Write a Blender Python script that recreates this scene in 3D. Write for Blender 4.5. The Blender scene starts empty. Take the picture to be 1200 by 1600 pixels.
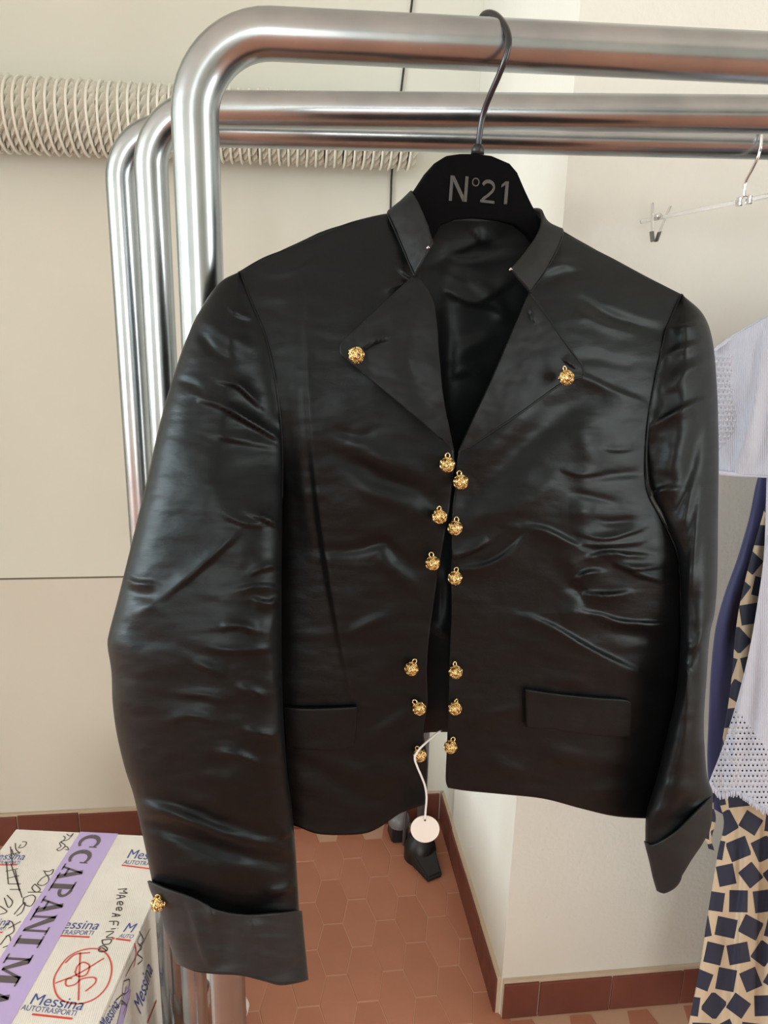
import bpy, bmesh, math, random
import numpy as np
from mathutils import Vector, Matrix, noise
from math import sin, cos, pi, radians, sqrt, tan

random.seed(7)
scene = bpy.context.scene
col = scene.collection

# ---------------------------------------------------------------- camera
FPX = 1202.0
CAM = np.array([0.0, 0.0, 1.5])
_p, _y, _r = radians(15.5), radians(7.0), radians(1.4)
FWD = np.array([sin(_y) * cos(_p), cos(_y) * cos(_p), -sin(_p)])
_right = np.array([cos(_y), -sin(_y), 0.0])
_down = -np.cross(_right, FWD)
RGT = _right * cos(_r) - _down * sin(_r)
DWN = np.cross(FWD, RGT)
cam_data = bpy.data.cameras.new('camera')
cam_data.sensor_fit = 'HORIZONTAL'
cam_data.sensor_width = 36.0
cam_data.lens = 36.0 * FPX / 1200.0
cam_data.clip_start = 0.02
cam = bpy.data.objects.new('camera', cam_data)
col.objects.link(cam)
M4 = Matrix.Identity(4)
for i in range(3):
    M4[i][0] = RGT[i]; M4[i][1] = -DWN[i]; M4[i][2] = -FWD[i]; M4[i][3] = CAM[i]
cam.matrix_world = M4
scene.camera = cam

# ---------------------------------------------------------------- world, lights, exposure
scene.view_settings.view_transform = 'Standard'
scene.view_settings.look = 'None'
scene.view_settings.exposure = -0.22
scene.view_settings.gamma = 1.0
scene.view_settings.use_curve_mapping = False
world = bpy.data.worlds.new('world')
scene.world = world
world.use_nodes = True
bg = world.node_tree.nodes['Background']
bg.inputs[0].default_value = (0.86, 0.93, 1.0, 1)
bg.inputs[1].default_value = 1.2


def area_light(name, loc, rot, sx, sy, power, color):
    l = bpy.data.lights.new(name, 'AREA')
    l.shape = 'RECTANGLE'; l.size = sx; l.size_y = sy; l.energy = power; l.color = color
    o = bpy.data.objects.new(name, l)
    o.location = loc; o.rotation_euler = rot
    col.objects.link(o)
    return o


# daylight through three unseen windows, added to light the scene
WL = dict(x=-6.0, y0=-2.4, y1=0.6, z0=0.7, z1=2.8)      # unseen window added in the left wall
WF = dict(y=-4.2, x0=-1.7, x1=-0.5, z0=0.35, z1=2.5)     # unseen tall window added behind the camera to light the jacket
WR = dict(x=3.0, y0=-1.7, y1=-0.4, z0=0.35, z1=2.4)      # unseen tall window added on the right to light the jacket's chest
area_light('added_window_light', (WL['x'] - 0.05, (WL['y0'] + WL['y1']) / 2, (WL['z0'] + WL['z1']) / 2),
           (0, radians(-90), 0), WL['z1'] - WL['z0'], WL['y1'] - WL['y0'], 520, (0.86, 0.95, 1.0))
area_light('added_window_light', ((WF['x0'] + WF['x1']) / 2, WF['y'] - 0.05, (WF['z0'] + WF['z1']) / 2),
           (radians(90), 0, 0), WF['x1'] - WF['x0'], WF['z1'] - WF['z0'], 92, (1.0, 0.985, 0.95))
area_light('added_window_light', (WR['x'] + 0.05, (WR['y0'] + WR['y1']) / 2, (WR['z0'] + WR['z1']) / 2),
           (0, radians(90), 0), WR['z1'] - WR['z0'], WR['y1'] - WR['y0'], 84, (1.0, 0.985, 0.95))

# ---------------------------------------------------------------- projection helpers (place things at real depth)


def rays(px, py):
    px = np.asarray(px, float); py = np.asarray(py, float)
    return FWD + np.multiply.outer((px - 600) / FPX, RGT) + np.multiply.outer((py - 800) / FPX, DWN)


def on_plane(px, py, n, p0):
    n = np.asarray(n, float)
    v = rays(px, py)
    t = np.dot(np.asarray(p0, float) - CAM, n) / (v @ n)
    return CAM + v * t[..., None]


def frame(yaw_deg, p0):
    """a vertical working plane: returns f(px, py, d) with d metres towards the viewer"""
    a = radians(yaw_deg)
    n = np.array([sin(a), -cos(a), 0.0])
    p0 = np.asarray(p0, float)

    def f(px, py, d=0.0):
        v = rays(px, py)
        t = ((p0 - CAM) @ n + np.asarray(d, float)) / (v @ n)
        return CAM + v * t[..., None]
    f.n = n
    return f


# ---------------------------------------------------------------- object helpers
def link(o, parent=None):
    col.objects.link(o)
    if parent is not None:
        o.parent = parent
    return o


def tag(o, label=None, cat=None, group=None, kind=None):
    if label: o['label'] = label
    if cat: o['category'] = cat
    if group: o['group'] = group
    if kind: o['kind'] = kind
    return o


def thing(name, label, cat, loc=(0, 0, 0), group=None):
    o = bpy.data.objects.new(name, None)
    o.empty_display_size = 0.05
    o.location = loc
    link(o)
    tag(o, label, cat, group)
    return o


def place(o, parent):
    """parent while keeping world-space mesh coordinates (empties carry only a location)"""
    o.parent = parent
    if parent is not None:
        o.matrix_parent_inverse = Matrix.Translation(-world_loc(parent))
    return o


def world_loc(o):
    v = Vector(o.location)
    if o.parent is not None:
        v = o.matrix_parent_inverse @ v
        v = v + world_loc(o.parent)
    return v


def mesh_obj(name, verts, faces, mat, parent=None, smooth=True, uv=None):
    me = bpy.data.meshes.new(name)
    me.from_pydata([tuple(map(float, v)) for v in verts], [], faces)
    if smooth:
        me.polygons.foreach_set('use_smooth', [True] * len(me.polygons))
    if uv is not None:
        lay = me.uv_layers.new(name='UVMap')
        idx = np.zeros(len(me.loops), int)
        me.loops.foreach_get('vertex_index', idx)
        lay.data.foreach_set('uv', np.asarray(uv, float)[idx].ravel())
    me.update()
    if mat is not None:
        me.materials.append(mat)
    o = bpy.data.objects.new(name, me)
    col.objects.link(o)
    if parent is not None:
        place(o, parent)
    return o


def bm_obj(name, bm, mat, parent=None, smooth=False):
    me = bpy.data.meshes.new(name)
    bmesh.ops.recalc_face_normals(bm, faces=bm.faces[:])
    bm.to_mesh(me); bm.free()
    if smooth:
        me.polygons.foreach_set('use_smooth', [True] * len(me.polygons))
    if mat is not None:
        me.materials.append(mat)
    o = bpy.data.objects.new(name, me)
    col.objects.link(o)
    if parent is not None:
        place(o, parent)
    return o


def bm_box(bm, c, s, mat=None, bevel=0.0):
    r = bmesh.ops.create_cube(bm, size=1.0)
    vs = r['verts']
    for v in vs:
        v.co = Vector((v.co.x * s[0], v.co.y * s[1], v.co.z * s[2]))
    if bevel:
        es = list({e for v in vs for e in v.link_edges})
        rb = bmesh.ops.bevel(bm, geom=es, offset=bevel, segments=2, affect='EDGES', profile=0.5)
        vs = list({v for f in rb['faces'] for v in f.verts} | {v for v in vs if v.is_valid})
    for v in vs:
        co = v.co
        if mat is not None:
            co = mat @ co
        v.co = co + Vector(c)
    return vs


def grid_faces(n, m, closed=False):
    f = []
    for j in range(m - 1):
        for i in range(n if closed else n - 1):
            a = j * n + i; b = j * n + (i + 1) % n
            f.append((a, b, b + n, a + n))
    return f


def catmull(pts, n, closed=False):
    """resample a polyline as a smooth curve by arc length"""
    P = np.asarray(pts, float)
    if len(P) == 2:
        t = np.linspace(0, 1, n)[:, None]
        return P[0] * (1 - t) + P[1] * t
    Q = np.vstack([2 * P[0] - P[1], P, 2 * P[-1] - P[-2]])
    out = []
    for i in range(1, len(Q) - 2):
        p0, p1, p2, p3 = Q[i - 1], Q[i], Q[i + 1], Q[i + 2]
        for t in np.linspace(0, 1, 12, endpoint=False):
            out.append(0.5 * (2 * p1 + (p2 - p0) * t + (2 * p0 - 5 * p1 + 4 * p2 - p3) * t * t + (3 * p1 - p0 - 3 * p2 + p3) * t ** 3))
    out.append(P[-1])
    out = np.array(out)
    seg = np.r_[0, np.cumsum(np.linalg.norm(np.diff(out, axis=0), axis=1))]
    u = np.linspace(0, seg[-1], n)
    return np.stack([np.interp(u, seg, out[:, k]) for k in range(out.shape[1])], 1)


def tube_verts(path, rad, seg=12, caps=True):
    P = np.asarray(path, float); n = len(P)
    rad = np.broadcast_to(np.asarray(rad, float), (n,))
    T = np.gradient(P, axis=0); T /= np.linalg.norm(T, axis=1)[:, None] + 1e-12
    up = np.array([0, 0, 1.0]) if abs(T[0][2]) < 0.9 else np.array([1.0, 0, 0])
    N = np.cross(T[0], up); N /= np.linalg.norm(N)
    vs = []; fs = []
    for i in range(n):
        N = N - T[i] * (N @ T[i]); N /= np.linalg.norm(N)
        Bn = np.cross(T[i], N)
        for k in range(seg):
            a = 2 * pi * k / seg
            vs.append(P[i] + rad[i] * (cos(a) * N + sin(a) * Bn))
    fs = grid_faces(seg, n, True)
    if caps:
        fs.append(tuple(range(seg))[::-1]); fs.append(tuple(range((n - 1) * seg, n * seg)))
    return vs, fs


def tube(name, path, rad, mat, parent=None, seg=12):
    v, f = tube_verts(path, rad, seg)
    return mesh_obj(name, v, f, mat, parent)


def join_parts(parts):
    V = []; F = []
    for v, f in parts:
        o = len(V); V += list(v); F += [tuple(i + o for i in q) for q in f]
    return V, F


def solidify(o, t, offset=-1.0):
    m = o.modifiers.new('thickness', 'SOLIDIFY'); m.thickness = t; m.offset = offset
    return o


# ---------------------------------------------------------------- materials
def lin(c):
    return tuple(((x / 255) / 12.92 if x / 255 <= 0.04045 else ((x / 255 + 0.055) / 1.055) ** 2.4) for x in c) + (1.0,)


class Mat:
    def __init__(self, name, color, rough=0.5, metal=0.0, spec=0.5):
        self.m = bpy.data.materials.new(name); self.m.use_nodes = True
        self.nt = self.m.node_tree
        self.b = self.nt.nodes['Principled BSDF']
        self.b.inputs['Base Color'].default_value = color
        self.b.inputs['Roughness'].default_value = rough
        self.b.inputs['Metallic'].default_value = metal
        self.b.inputs['Specular IOR Level'].default_value = spec

    def node(self, t, **kw):
        n = self.nt.nodes.new(t)
        for k, v in kw.items():
            setattr(n, k, v)
        return n

    def link(self, a, b):
        self.nt.links.new(a, b)

    def coords(self, out='Object', scale=(1, 1, 1)):
        tc = self.node('ShaderNodeTexCoord'); mp = self.node('ShaderNodeMapping')
        mp.inputs['Scale'].default_value = scale
        self.link(tc.outputs[out], mp.inputs['Vector'])
        return mp.outputs['Vector']

    def noise(self, vec, scale, detail=4, rough=0.55):
        n = self.node('ShaderNodeTexNoise')
        n.inputs['Scale'].default_value = scale; n.inputs['Detail'].default_value = detail
        n.inputs['Roughness'].default_value = rough
        self.link(vec, n.inputs['Vector'])
        return n.outputs['Fac']

    def ramp(self, fac, stops):
        r = self.node('ShaderNodeValToRGB')
        e = r.color_ramp.elements
        e[0].position, e[0].color = stops[0]
        e[1].position, e[1].color = stops[-1]
        for p, c in stops[1:-1]:
            k = e.new(p); k.color = c
        self.link(fac, r.inputs['Fac'])
        return r.outputs['Color']

    def bump(self, height, strength=0.3, dist=0.002, prev=None):
        b = self.node('ShaderNodeBump')
        b.inputs['Strength'].default_value = strength; b.inputs['Distance'].default_value = dist
        self.link(height, b.inputs['Height'])
        if prev is not None:
            self.link(prev, b.inputs['Normal'])
        self.link(b.outputs['Normal'], self.b.inputs['Normal'])
        return b.outputs['Normal']

    def base(self, sock): self.link(sock, self.b.inputs['Base Color'])
    def rough(self, sock): self.link(sock, self.b.inputs['Roughness'])

    def math(self, op, a, b=None):
        n = self.node('ShaderNodeMath', operation=op)
        for i, v in enumerate((a, b)):
            if v is None: continue
            if isinstance(v, (int, float)): n.inputs[i].default_value = v
            else: self.link(v, n.inputs[i])
        return n.outputs[0]


def wall_mat(name, c1, c2, rough, grain=140, strength=0.25):
    m = Mat(name, lin(c1), rough, 0, 0.35)
    v = m.coords()
    m.base(m.ramp(m.noise(v, 2.2, 3), [(0.3, lin(c1)), (0.7, lin(c2))]))
    m.bump(m.noise(v, grain, 3), strength, 0.0015)
    return m.m


MW = wall_mat('wall_paint', (217, 220, 210), (211, 214, 203), 0.42, 60, 0.10)
MW2 = wall_mat('dado_paint', (213, 211, 201), (208, 205, 194), 0.33, 50, 0.10)
MP = wall_mat('pier_paint', (220, 220, 211), (214, 213, 204), 0.6, 110, 0.55)
MCEIL = wall_mat('ceiling_paint', (232, 228, 220), (228, 224, 214), 0.8)
MSEAM = Mat('seam_shade_grey', lin((120, 115, 106)), 0.8).m  # shade of the wall seam put into the colour
MRAD = Mat('radiator_enamel', lin((232, 231, 220)), 0.38).m
MCABLE = Mat('cable_black', lin((40, 36, 34)), 0.6).m


def terracotta(name, c1, c2, c3, rough):
    m = Mat(name, lin(c1), rough, 0, 0.4)
    v = m.coords('Object')
    oi = m.node('ShaderNodeObjectInfo')
    n = m.noise(v, 9, 5)
    mx = m.math('ADD', m.math('MULTIPLY', n, 0.75), m.math('MULTIPLY', oi.outputs['Random'], 0.25))
    m.base(m.ramp(mx, [(0.25, lin(c1)), (0.5, lin(c2)), (0.75, lin(c3))]))
    m.rough(m.math('ADD', m.math('MULTIPLY', m.noise(v, 25, 4), 0.3), rough - 0.15))
    m.bump(m.noise(v, 90, 4), 0.15, 0.001)
    return m.m


MTILE = terracotta('terracotta_tile', (170, 112, 88), (176, 118, 93), (183, 125, 101), 0.55)
MBASE = terracotta('skirting_tile', (102, 56, 45), (111, 62, 50), (120, 70, 58), 0.5)
MGROUT = Mat('grout', lin((196, 158, 132)), 0.85).m
MMORTAR = wall_mat('skirting_mortar', (206, 190, 168), (186, 168, 146), 0.85, 80, 0.6)


def steel():
    m = Mat('galvanised_steel', (0.5, 0.51, 0.52, 1), 0.22, 1.0)
    v = m.coords('Object', (3, 3, 3))
    n = m.noise(v, 14, 5)
    m.rough(m.math('ADD', m.math('MULTIPLY', n, 0.10), 0.20))
    m.base(m.ramp(m.noise(v, 5, 6), [(0.3, (0.32, 0.36, 0.385, 1)), (0.7, (0.43, 0.465, 0.48, 1))]))
    return m.m


MSTEEL = steel()
MCASTER = Mat('caster_white', lin((205, 203, 196)), 0.45).m
MBLACKP = Mat('black_plastic', lin((24, 24, 25)), 0.42).m
MCHROME = Mat('chrome_wire', (0.78, 0.78, 0.79, 1), 0.12, 1.0).m
MDARKWIRE = Mat('black_chrome_wire', (0.05, 0.05, 0.055, 1), 0.25, 0.8).m


def satin(name, c, rough, weave=1.0, sheen=0.0):
    m = Mat(name, c, rough, 0, 0.25)
    m.b.inputs['Specular Tint'].default_value = (0.83, 0.96, 1.0, 1)
    v = m.coords('UV', (1, 1, 1))
    v2 = m.coords('UV', (1.3, 2.6, 1))
    n = m.noise(v2, 0.9, 6, 0.62)
    m.rough(m.math('ADD', m.math('MULTIPLY', n, 0.22), rough - 0.11))
    m.bump(m.noise(v, 60, 2), 0.10 * weave, 0.0008,
           m.bump(n, 0.16 * weave, 0.006))
    m.b.inputs['Sheen Weight'].default_value = sheen
    m.b.inputs['Sheen Roughness'].default_value = 0.5
    return m.m


MSATIN = satin('black_satin', (0.0022, 0.0026, 0.0030, 1), 0.42, 0.8, 0.0)
MFACE = satin('black_satin_matt_side', (0.0110, 0.0110, 0.0113, 1), 0.56, 0.4, 0.0)
MLAPEL = satin('black_satin_lapel', (0.0045, 0.0045, 0.0050, 1), 0.50, 0.4, 0.0)
MCUFF = satin('black_satin_cuff_lit', (0.0170, 0.0172, 0.0178, 1), 0.50, 0.9, 0.0)  # matt side, base lightened to paint in the light on the left cuff
MLINING = satin('black_lining', (0.0075, 0.0095, 0.0100, 1), 0.46, 0.6, 0.0)
MVELVET = Mat('black_flock', (0.0022, 0.0022, 0.0026, 1), 0.95, 0, 0.08).m
MPRINT = Mat('grey_lettering', lin((66, 64, 63)), 0.35).m


def gold():
    m = Mat('gold_filigree', (0.80, 0.60, 0.28, 1), 0.26, 1.0)
    v = m.coords('Object')
    n = m.noise(v, 380, 3)
    m.base(m.ramp(n, [(0.36, (0.28, 0.18, 0.06, 1)), (0.55, (0.86, 0.66, 0.32, 1))]))
    m.bump(n, 0.5, 0.001)
    return m.m


MGOLD = gold()
MPAPER = Mat('white_card', lin((206, 201, 194)), 0.7).m
MSTRING = Mat('white_string', lin((205, 203, 200)), 0.8).m

# ================================================================ STRUCTURE
YW = 1.945       # far wall
XP = 0.438       # left face of the pier
YP = 1.284       # front face of the pier
ZC = 3.1
XL, XR, YF = WL['x'], WR['x'], WF['y']
ZS = 0.787       # seam between the two paints of the far wall
HB = 0.092       # skirting height


def box_struct(name, lo, hi, mat, kind='structure', parent=None):
    bm = bmesh.new()
    c = [(a + b) / 2 for a, b in zip(lo, hi)]; s = [b - a for a, b in zip(lo, hi)]
    bm_box(bm, c, s)
    o = bm_obj(name, bm, mat, parent)
    if kind: o['kind'] = kind
    return o


floor = box_struct('floor', (XL - 0.1, YF - 0.1, -0.06), (XR + 0.1, YW + 0.1, -0.0012), MGROUT)
box_struct('ceiling', (XL - 0.1, YF - 0.1, ZC), (XR + 0.1, YW + 0.1, ZC + 0.1), MCEIL)
wall_back = box_struct('wall_back', (XL - 0.1, YW, ZS + 0.003), (XR + 0.1, YW + 0.12, ZC), MW)
box_struct('wall_back_lower', (XL, YW - 0.0015, -0.004), (XP, YW + 0.12, ZS - 0.002), MW2)
box_struct('seam_shade_strip', (XL, YW + 0.001, ZS - 0.002), (XP, YW + 0.1, ZS + 0.003), MSEAM)  # grey strip drawn as the groove's shadow along the paint seam
box_struct('wall_pier', (XP, YP, -0.004), (XR, YW - 0.0005, ZC), MP)
box_struct('added_shade_wall', (-1.30, 1.36, -0.004), (-1.12, YW - 0.0005, ZC), MW)  # unseen stub wall, added to shade the left of the far wall


def wall_with_opening(name, axis, at, a0, a1, o):
    """wall panel across the axis with a rectangular window opening"""
    bm = bmesh.new()
    lo, hi = (at - 0.1, at) if axis == 'x' else (at - 0.1, at)
    rects = [(a0, a1, 0, o[2]), (a0, a1, o[3], ZC), (a0, o[0], o[2], o[3]), (o[1], a1, o[2], o[3])]
    for r in rects:
        if axis == 'x':
            bm_box(bm, ((lo + hi) / 2, (r[0] + r[1]) / 2, (r[2] + r[3]) / 2), (0.1, r[1] - r[0], r[3] - r[2]))
        else:
            bm_box(bm, ((r[0] + r[1]) / 2, (lo + hi) / 2, (r[2] + r[3]) / 2), (r[1] - r[0], 0.1, r[3] - r[2]))
    o_ = bm_obj(name, bm, MW)
    o_['kind'] = 'structure'
    return o_


wall_with_opening('wall_left', 'x', XL, YF, YW, (WL['y0'], WL['y1'], WL['z0'], WL['z1']))
wall_with_opening('wall_right', 'x', XR + 0.1, YF, YW, (WR['y0'], WR['y1'], WR['z0'], WR['z1']))
wall_with_opening('wall_front', 'y', YF, XL, XR, (WF['x0'], WF['x1'], WF['z0'], WF['z1']))
# frames with a mullion for the added windows
MFRAME = Mat('window_paint', lin((210, 206, 198)), 0.5).m


def window_frame(name, axis, at, a0, a1, z0, z1):
    bm = bmesh.new()
    t = 0.05
    bars = [(a0, a0 + t, z0, z1), (a1 - t, a1, z0, z1), (a0, a1, z0, z0 + t), (a0, a1, z1 - t, z1),
            ((a0 + a1) / 2 - t / 2, (a0 + a1) / 2 + t / 2, z0, z1)]
    for r in bars:
        if axis == 'x':
            bm_box(bm, (at, (r[0] + r[1]) / 2, (r[2] + r[3]) / 2), (0.05, r[1] - r[0], r[3] - r[2]))
        else:
            bm_box(bm, ((r[0] + r[1]) / 2, at, (r[2] + r[3]) / 2), (r[1] - r[0], 0.05, r[3] - r[2]))
    o = bm_obj(name, bm, MFRAME)
    o['kind'] = 'structure'


window_frame('added_window_1', 'x', XL - 0.02, WL['y0'], WL['y1'], WL['z0'], WL['z1'])
window_frame('added_window_3', 'x', XR + 0.02, WR['y0'], WR['y1'], WR['z0'], WR['z1'])
window_frame('added_window_2', 'y', YF - 0.02, WF['x0'], WF['x1'], WF['z0'], WF['z1'])

# floor tiles: elongated hexagons
TP, TA, TH = 0.0655, 0.047, 0.151
_sl = (TP * 2 - TA * 2) / 2 * 0.5 + 0.0
GAP = 0.0011


def hex_mesh():
    hw = TA / 2 + (TP - TA) ; hh = TH / 2
    pts = [(-TA / 2, -hh), (TA / 2, -hh), (hw, 0), (TA / 2, hh), (-TA / 2, hh), (-hw, 0)]
    k = 1 - GAP * 2 / TP * 0.5
    ky = 1 - GAP / hh
    outer = [(x * k, y * ky) for x, y in pts]
    inner = [(x * (k - 0.03), y * (ky - 0.016)) for x, y in pts]
    V = [(x, y, -0.008) for x, y in outer] + [(x, y, -0.0012) for x, y in outer] + [(x, y, 0) for x, y in inner]
    F = [(i, (i + 1) % 6, 6 + (i + 1) % 6, 6 + i) for i in range(6)]
    F += [(6 + i, 6 + (i + 1) % 6, 12 + (i + 1) % 6, 12 + i) for i in range(6)]
    F.append(tuple(range(12, 18)))
    me = bpy.data.meshes.new('floor_tile'); me.from_pydata(V, [], F); me.update(); me.materials.append(MTILE)
    return me


HEX = hex_mesh()
for k in range(-16, 13):
    cx = 0.156 + TP * k
    y0 = 1.494 + (0 if k % 2 == 0 else -TH / 2) + TH / 2
    for n in range(-6, 4):
        cy = y0 + TH * n
        if cy > YW - 0.02 or cy < 0.86: continue
        if cx > XP - 0.004 and cy > YP - 0.02: continue
        if cx > 0.93 or (cx < -0.24 and cy > 0.95): continue
        o = bpy.data.objects.new('floor_tile', HEX)
        link(o); place(o, floor)
        o.location = (cx, cy, random.uniform(-0.0004, 0.0003))
# plain field beyond the tiles that are in view
for nm, lo, hi in (('floor_field', (XL, YF, -0.0018), (XR, 0.80, -0.0004)),):
    b = box_struct(nm, lo, hi, MTILE, kind=None)
    place(b, floor)

# skirting tiles


def skirting(name, axis, at, joints, lo, hi, sgn):
    bm = bmesh.new()
    t = 0.011
    if axis == 'y':
        bm_box(bm, ((lo + hi) / 2, at - 0.004, HB / 2 + 0.003), (hi - lo, 0.008, HB + 0.006))
    else:
        bm_box(bm, (at - 0.004, (lo + hi) / 2, HB / 2 + 0.003), (0.008, hi - lo, HB + 0.006))
    base = bm_obj(name, bm, MMORTAR)
    base['kind'] = 'structure'
    js = [lo] + [j for j in sorted(joints) if lo + 0.02 < j < hi - 0.01] + [hi]
    for a, b in zip(js[:-1], js[1:]):
        bm = bmesh.new()
        hgt = HB + random.uniform(-0.004, 0.003)
        if axis == 'y':
            bm_box(bm, ((a + b) / 2, at - 0.0065 - random.uniform(0, 0.001), hgt / 2), (b - a - 0.003, 0.012, hgt), bevel=0.0015)
        else:
            bm_box(bm, (at - 0.0065, (a + b) / 2, hgt / 2), (0.012, b - a - 0.003, hgt), bevel=0.0015)
        o = bm_obj('skirting_tile', bm, MBASE)
        place(o, base)
    return base


skirting('baseboard_back', 'y', YW - 0.0015, [-0.769 + 0.165 * k for k in range(-8, 8)], -1.11, XP - 0.014, -1)
skirting('baseboard_pier_front', 'y', YP, [0.52 + 0.163 * k for k in range(0, 6)], XP + 0.002, 1.3, -1)
skirting('baseboard_pier_left', 'x', XP, [YP + 0.165 * k for k in range(0, 5)], YP + 0.004, YW - 0.014, -1)

# ================================================================ RADIATOR (finned heating tube on the far wall)
RY, RR = YW - 0.092, 0.0765
_c0 = on_plane(0, 182, (0, 1, 0), (0, RY, 0)); _c1 = on_plane(640, 207, (0, 1, 0), (0, RY, 0))
RZ = float((_c0[2] + _c1[2]) / 2)
radiator = thing('finned_radiator', 'pale cream finned heating tube mounted high along the far wall', 'radiator', (float(_c0[0]), RY, RZ))
RX0, RX1 = -0.86, float(_c1[0]) - 0.004
tube('pipe', [(RX0, RY, RZ), (0, RY, RZ), (RX1 + 0.015, RY, RZ)], 0.030, MRAD, radiator, 20)
for bx in (RX0 + 0.12, RX1 - 0.10):
    bm = bmesh.new(); bm_box(bm, (bx, (RY + YW) / 2, RZ), (0.012, YW - RY, 0.03), bevel=0.002)
    bm_obj('wall_bracket', bm, MRAD, radiator)


def fin_mesh():
    V = []; F = []
    prof = [(0.029, -0.0016), (0.066, -0.0013), (RR - 0.003, -0.0026), (RR, 0.0), (RR - 0.003, 0.0026), (0.066, 0.0013), (0.029, 0.0016)]
    S = 40
    for r, x in prof:
        for k in range(S):
            a = 2 * pi * k / S
            V.append((x, r * cos(a), r * sin(a) * 1.0))
    F += grid_faces(S, len(prof), True)
    # corrugated spikes between the fins
    T = 18; b0 = len(V)
    for ring, (x, amp) in enumerate(((0.0016, 0.0), (0.0085, 1.0), (0.0165, 0.0))):
        for k in range(T * 2):
            a = 2 * pi * k / (T * 2)
            r = 0.063 + (0.009 if k % 2 == 0 else -0.010) * (1 if ring == 1 else -0.5)
            V.append((x, r * cos(a), r * sin(a)))
    F += [tuple(i + b0 for i in f) for f in grid_faces(T * 2, 3, True)]
    me = bpy.data.meshes.new('fin'); me.from_pydata(V, [], F)
    me.materials.append(MRAD)
    me.polygons.foreach_set('use_smooth', [i < S * (len(prof) - 1) for i in range(len(F))])
    me.update()
    return me


FIN = fin_mesh()
FSP = 0.0203
nf = int((RX1 - RX0) / FSP)
for k in range(nf + 1):
    o = bpy.data.objects.new('fin', FIN); link(o); place(o, radiator)
    o.location = Vector((RX1 - k * FSP, RY, RZ))
    o.rotation_euler = (random.uniform(0, 6), random.uniform(-0.02, 0.02), random.uniform(-0.02, 0.02))

# cable running down the far wall
_cp = [on_plane(x, y, (0, 1, 0), (0, YW - 0.004, 0)) for x, y in ((656, -100), (644, 0), (631, 106), (626, 148), (613, 262), (611, 300), (609, 380), (605, 520))]
cable = tube('wall_cable', catmull(_cp, 40), 0.0024, MCABLE, None, 8)
tag(cable, 'thin black cable running down the far wall past the radiator end', 'cable')

# ================================================================ CLOTHES RACKS
ZB = 1.71
PR = 0.0200


def rack(name, label, a_px, b_px, leg_px, foot, right_len):
    A = on_plane(a_px[0], a_px[1], (0, 0, 1), (0, 0, ZB)); Bq = on_plane(b_px[0], b_px[1], (0, 0, 1), (0, 0, ZB))
    dr = (Bq - A); dr[2] = 0; dr /= np.linalg.norm(dr)
    # the leg stands on the line of the bar where the photograph shows it
    nrm = np.array([-dr[1], dr[0], 0])
    L = on_plane(leg_px[0], leg_px[1], nrm, A); L = np.array([L[0], L[1], 0.0])
    Rr = L + dr * right_len
    root = thing(name, label, 'clothes rack', (float(L[0]), float(L[1]), 0.0), 'steel clothes racks')
    br = 0.066
    path = []
    zf = 0.085
    path.append(L + [0, 0, zf])
    for z in np.linspace(0.3, ZB - br - 0.05, 8): path.append(L + [0, 0, z])
    for k in range(0, 13):
        a = pi / 2 * k / 12
        path.append(L + dr * (br * (1 - cos(a))) + [0, 0, ZB - br + br * sin(a)])
    for t in np.linspace(br + 0.05, right_len - br - 0.05, 14): path.append(L + dr * t + [0, 0, ZB])
    for k in range(0, 13):
        a = pi / 2 * k / 12
        path.append(Rr - dr * (br * (1 - sin(a))) + [0, 0, ZB - br + br * cos(a)])
    for z in np.linspace(ZB - br - 0.05, 0.3, 8): path.append(Rr + [0, 0, z])
    path.append(Rr + [0, 0, zf])
    tube('pipe_frame', path, PR, MSTEEL, root, 40)
    for base in (L, Rr):
        if abs(foot) < 0.01: continue
        e0, e1 = base - nrm * foot, base + nrm * foot
        tube('foot', [e0 + [0, 0, zf], base + [0, 0, zf], e1 + [0, 0, zf]], PR, MSTEEL, root, 20)
        for e, sg in ((e0, 1), (e1, -1)):
            tube('end_cap', [e - nrm * sg * 0.012 + [0, 0, zf], e + [0, 0, zf], e + nrm * sg * 0.016 + [0, 0, zf]], [PR * 0.7, PR + 0.0015, PR + 0.0015], MCASTER, root, 20)
            cpt = e + nrm * sg * 0.02
            # swivel caster: wheel, fork
            cc = root
            w = [cpt + [0, 0, 0.031] + dr * s for s in (-0.011, -0.009, 0.009, 0.011)]
            wh = tube('caster_wheel', w, [0.027, 0.031, 0.031, 0.027], MCASTER, cc, 20)
            bm = bmesh.new()
            m3 = Matrix(((dr[0], nrm[0], 0), (dr[1], nrm[1], 0), (0, 0, 1)))
            for s in (-1, 1):
                bm_box(bm, Vector(cpt) + Vector(dr) * 0.0145 * s + Vector((0, 0, 0.045)), (0.003, 0.026, 0.036), m3)
            bm_box(bm, Vector(cpt) + Vector((0, 0, 0.0645)), (0.033, 0.034, 0.004), m3)
            f = bm_obj('caster_fork', bm, MCASTER, wh)
    return root, L, dr, nrm


rack1, L1, D1, N1 = rack('clothes_rack', 'nearest shiny steel pipe clothes rack, the black jacket hangs on it', (400, 52), (1200, 91), (309, 300), 0.26, 1.7)
rack2, L2, D2, N2 = rack('clothes_rack', 'middle steel pipe clothes rack between the front and rear racks', (400, 171), (1200, 179), (238, 300), 0.26, 1.7)
rack3, L3, D3, N3 = rack('clothes_rack', 'rearmost steel pipe clothes rack, the clip hanger hangs on its bar', (400, 206), (1200, 224), (190, 300), 0.20, 1.65)

# ================================================================ JACKET
# hanger plane: turned a little so that its left end is nearer to the viewer
JP = np.array([0.18, float(L1[1] + (0.18 - L1[0]) / D1[0] * D1[1]), 1.6])
J = frame(8.0, JP)


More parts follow.
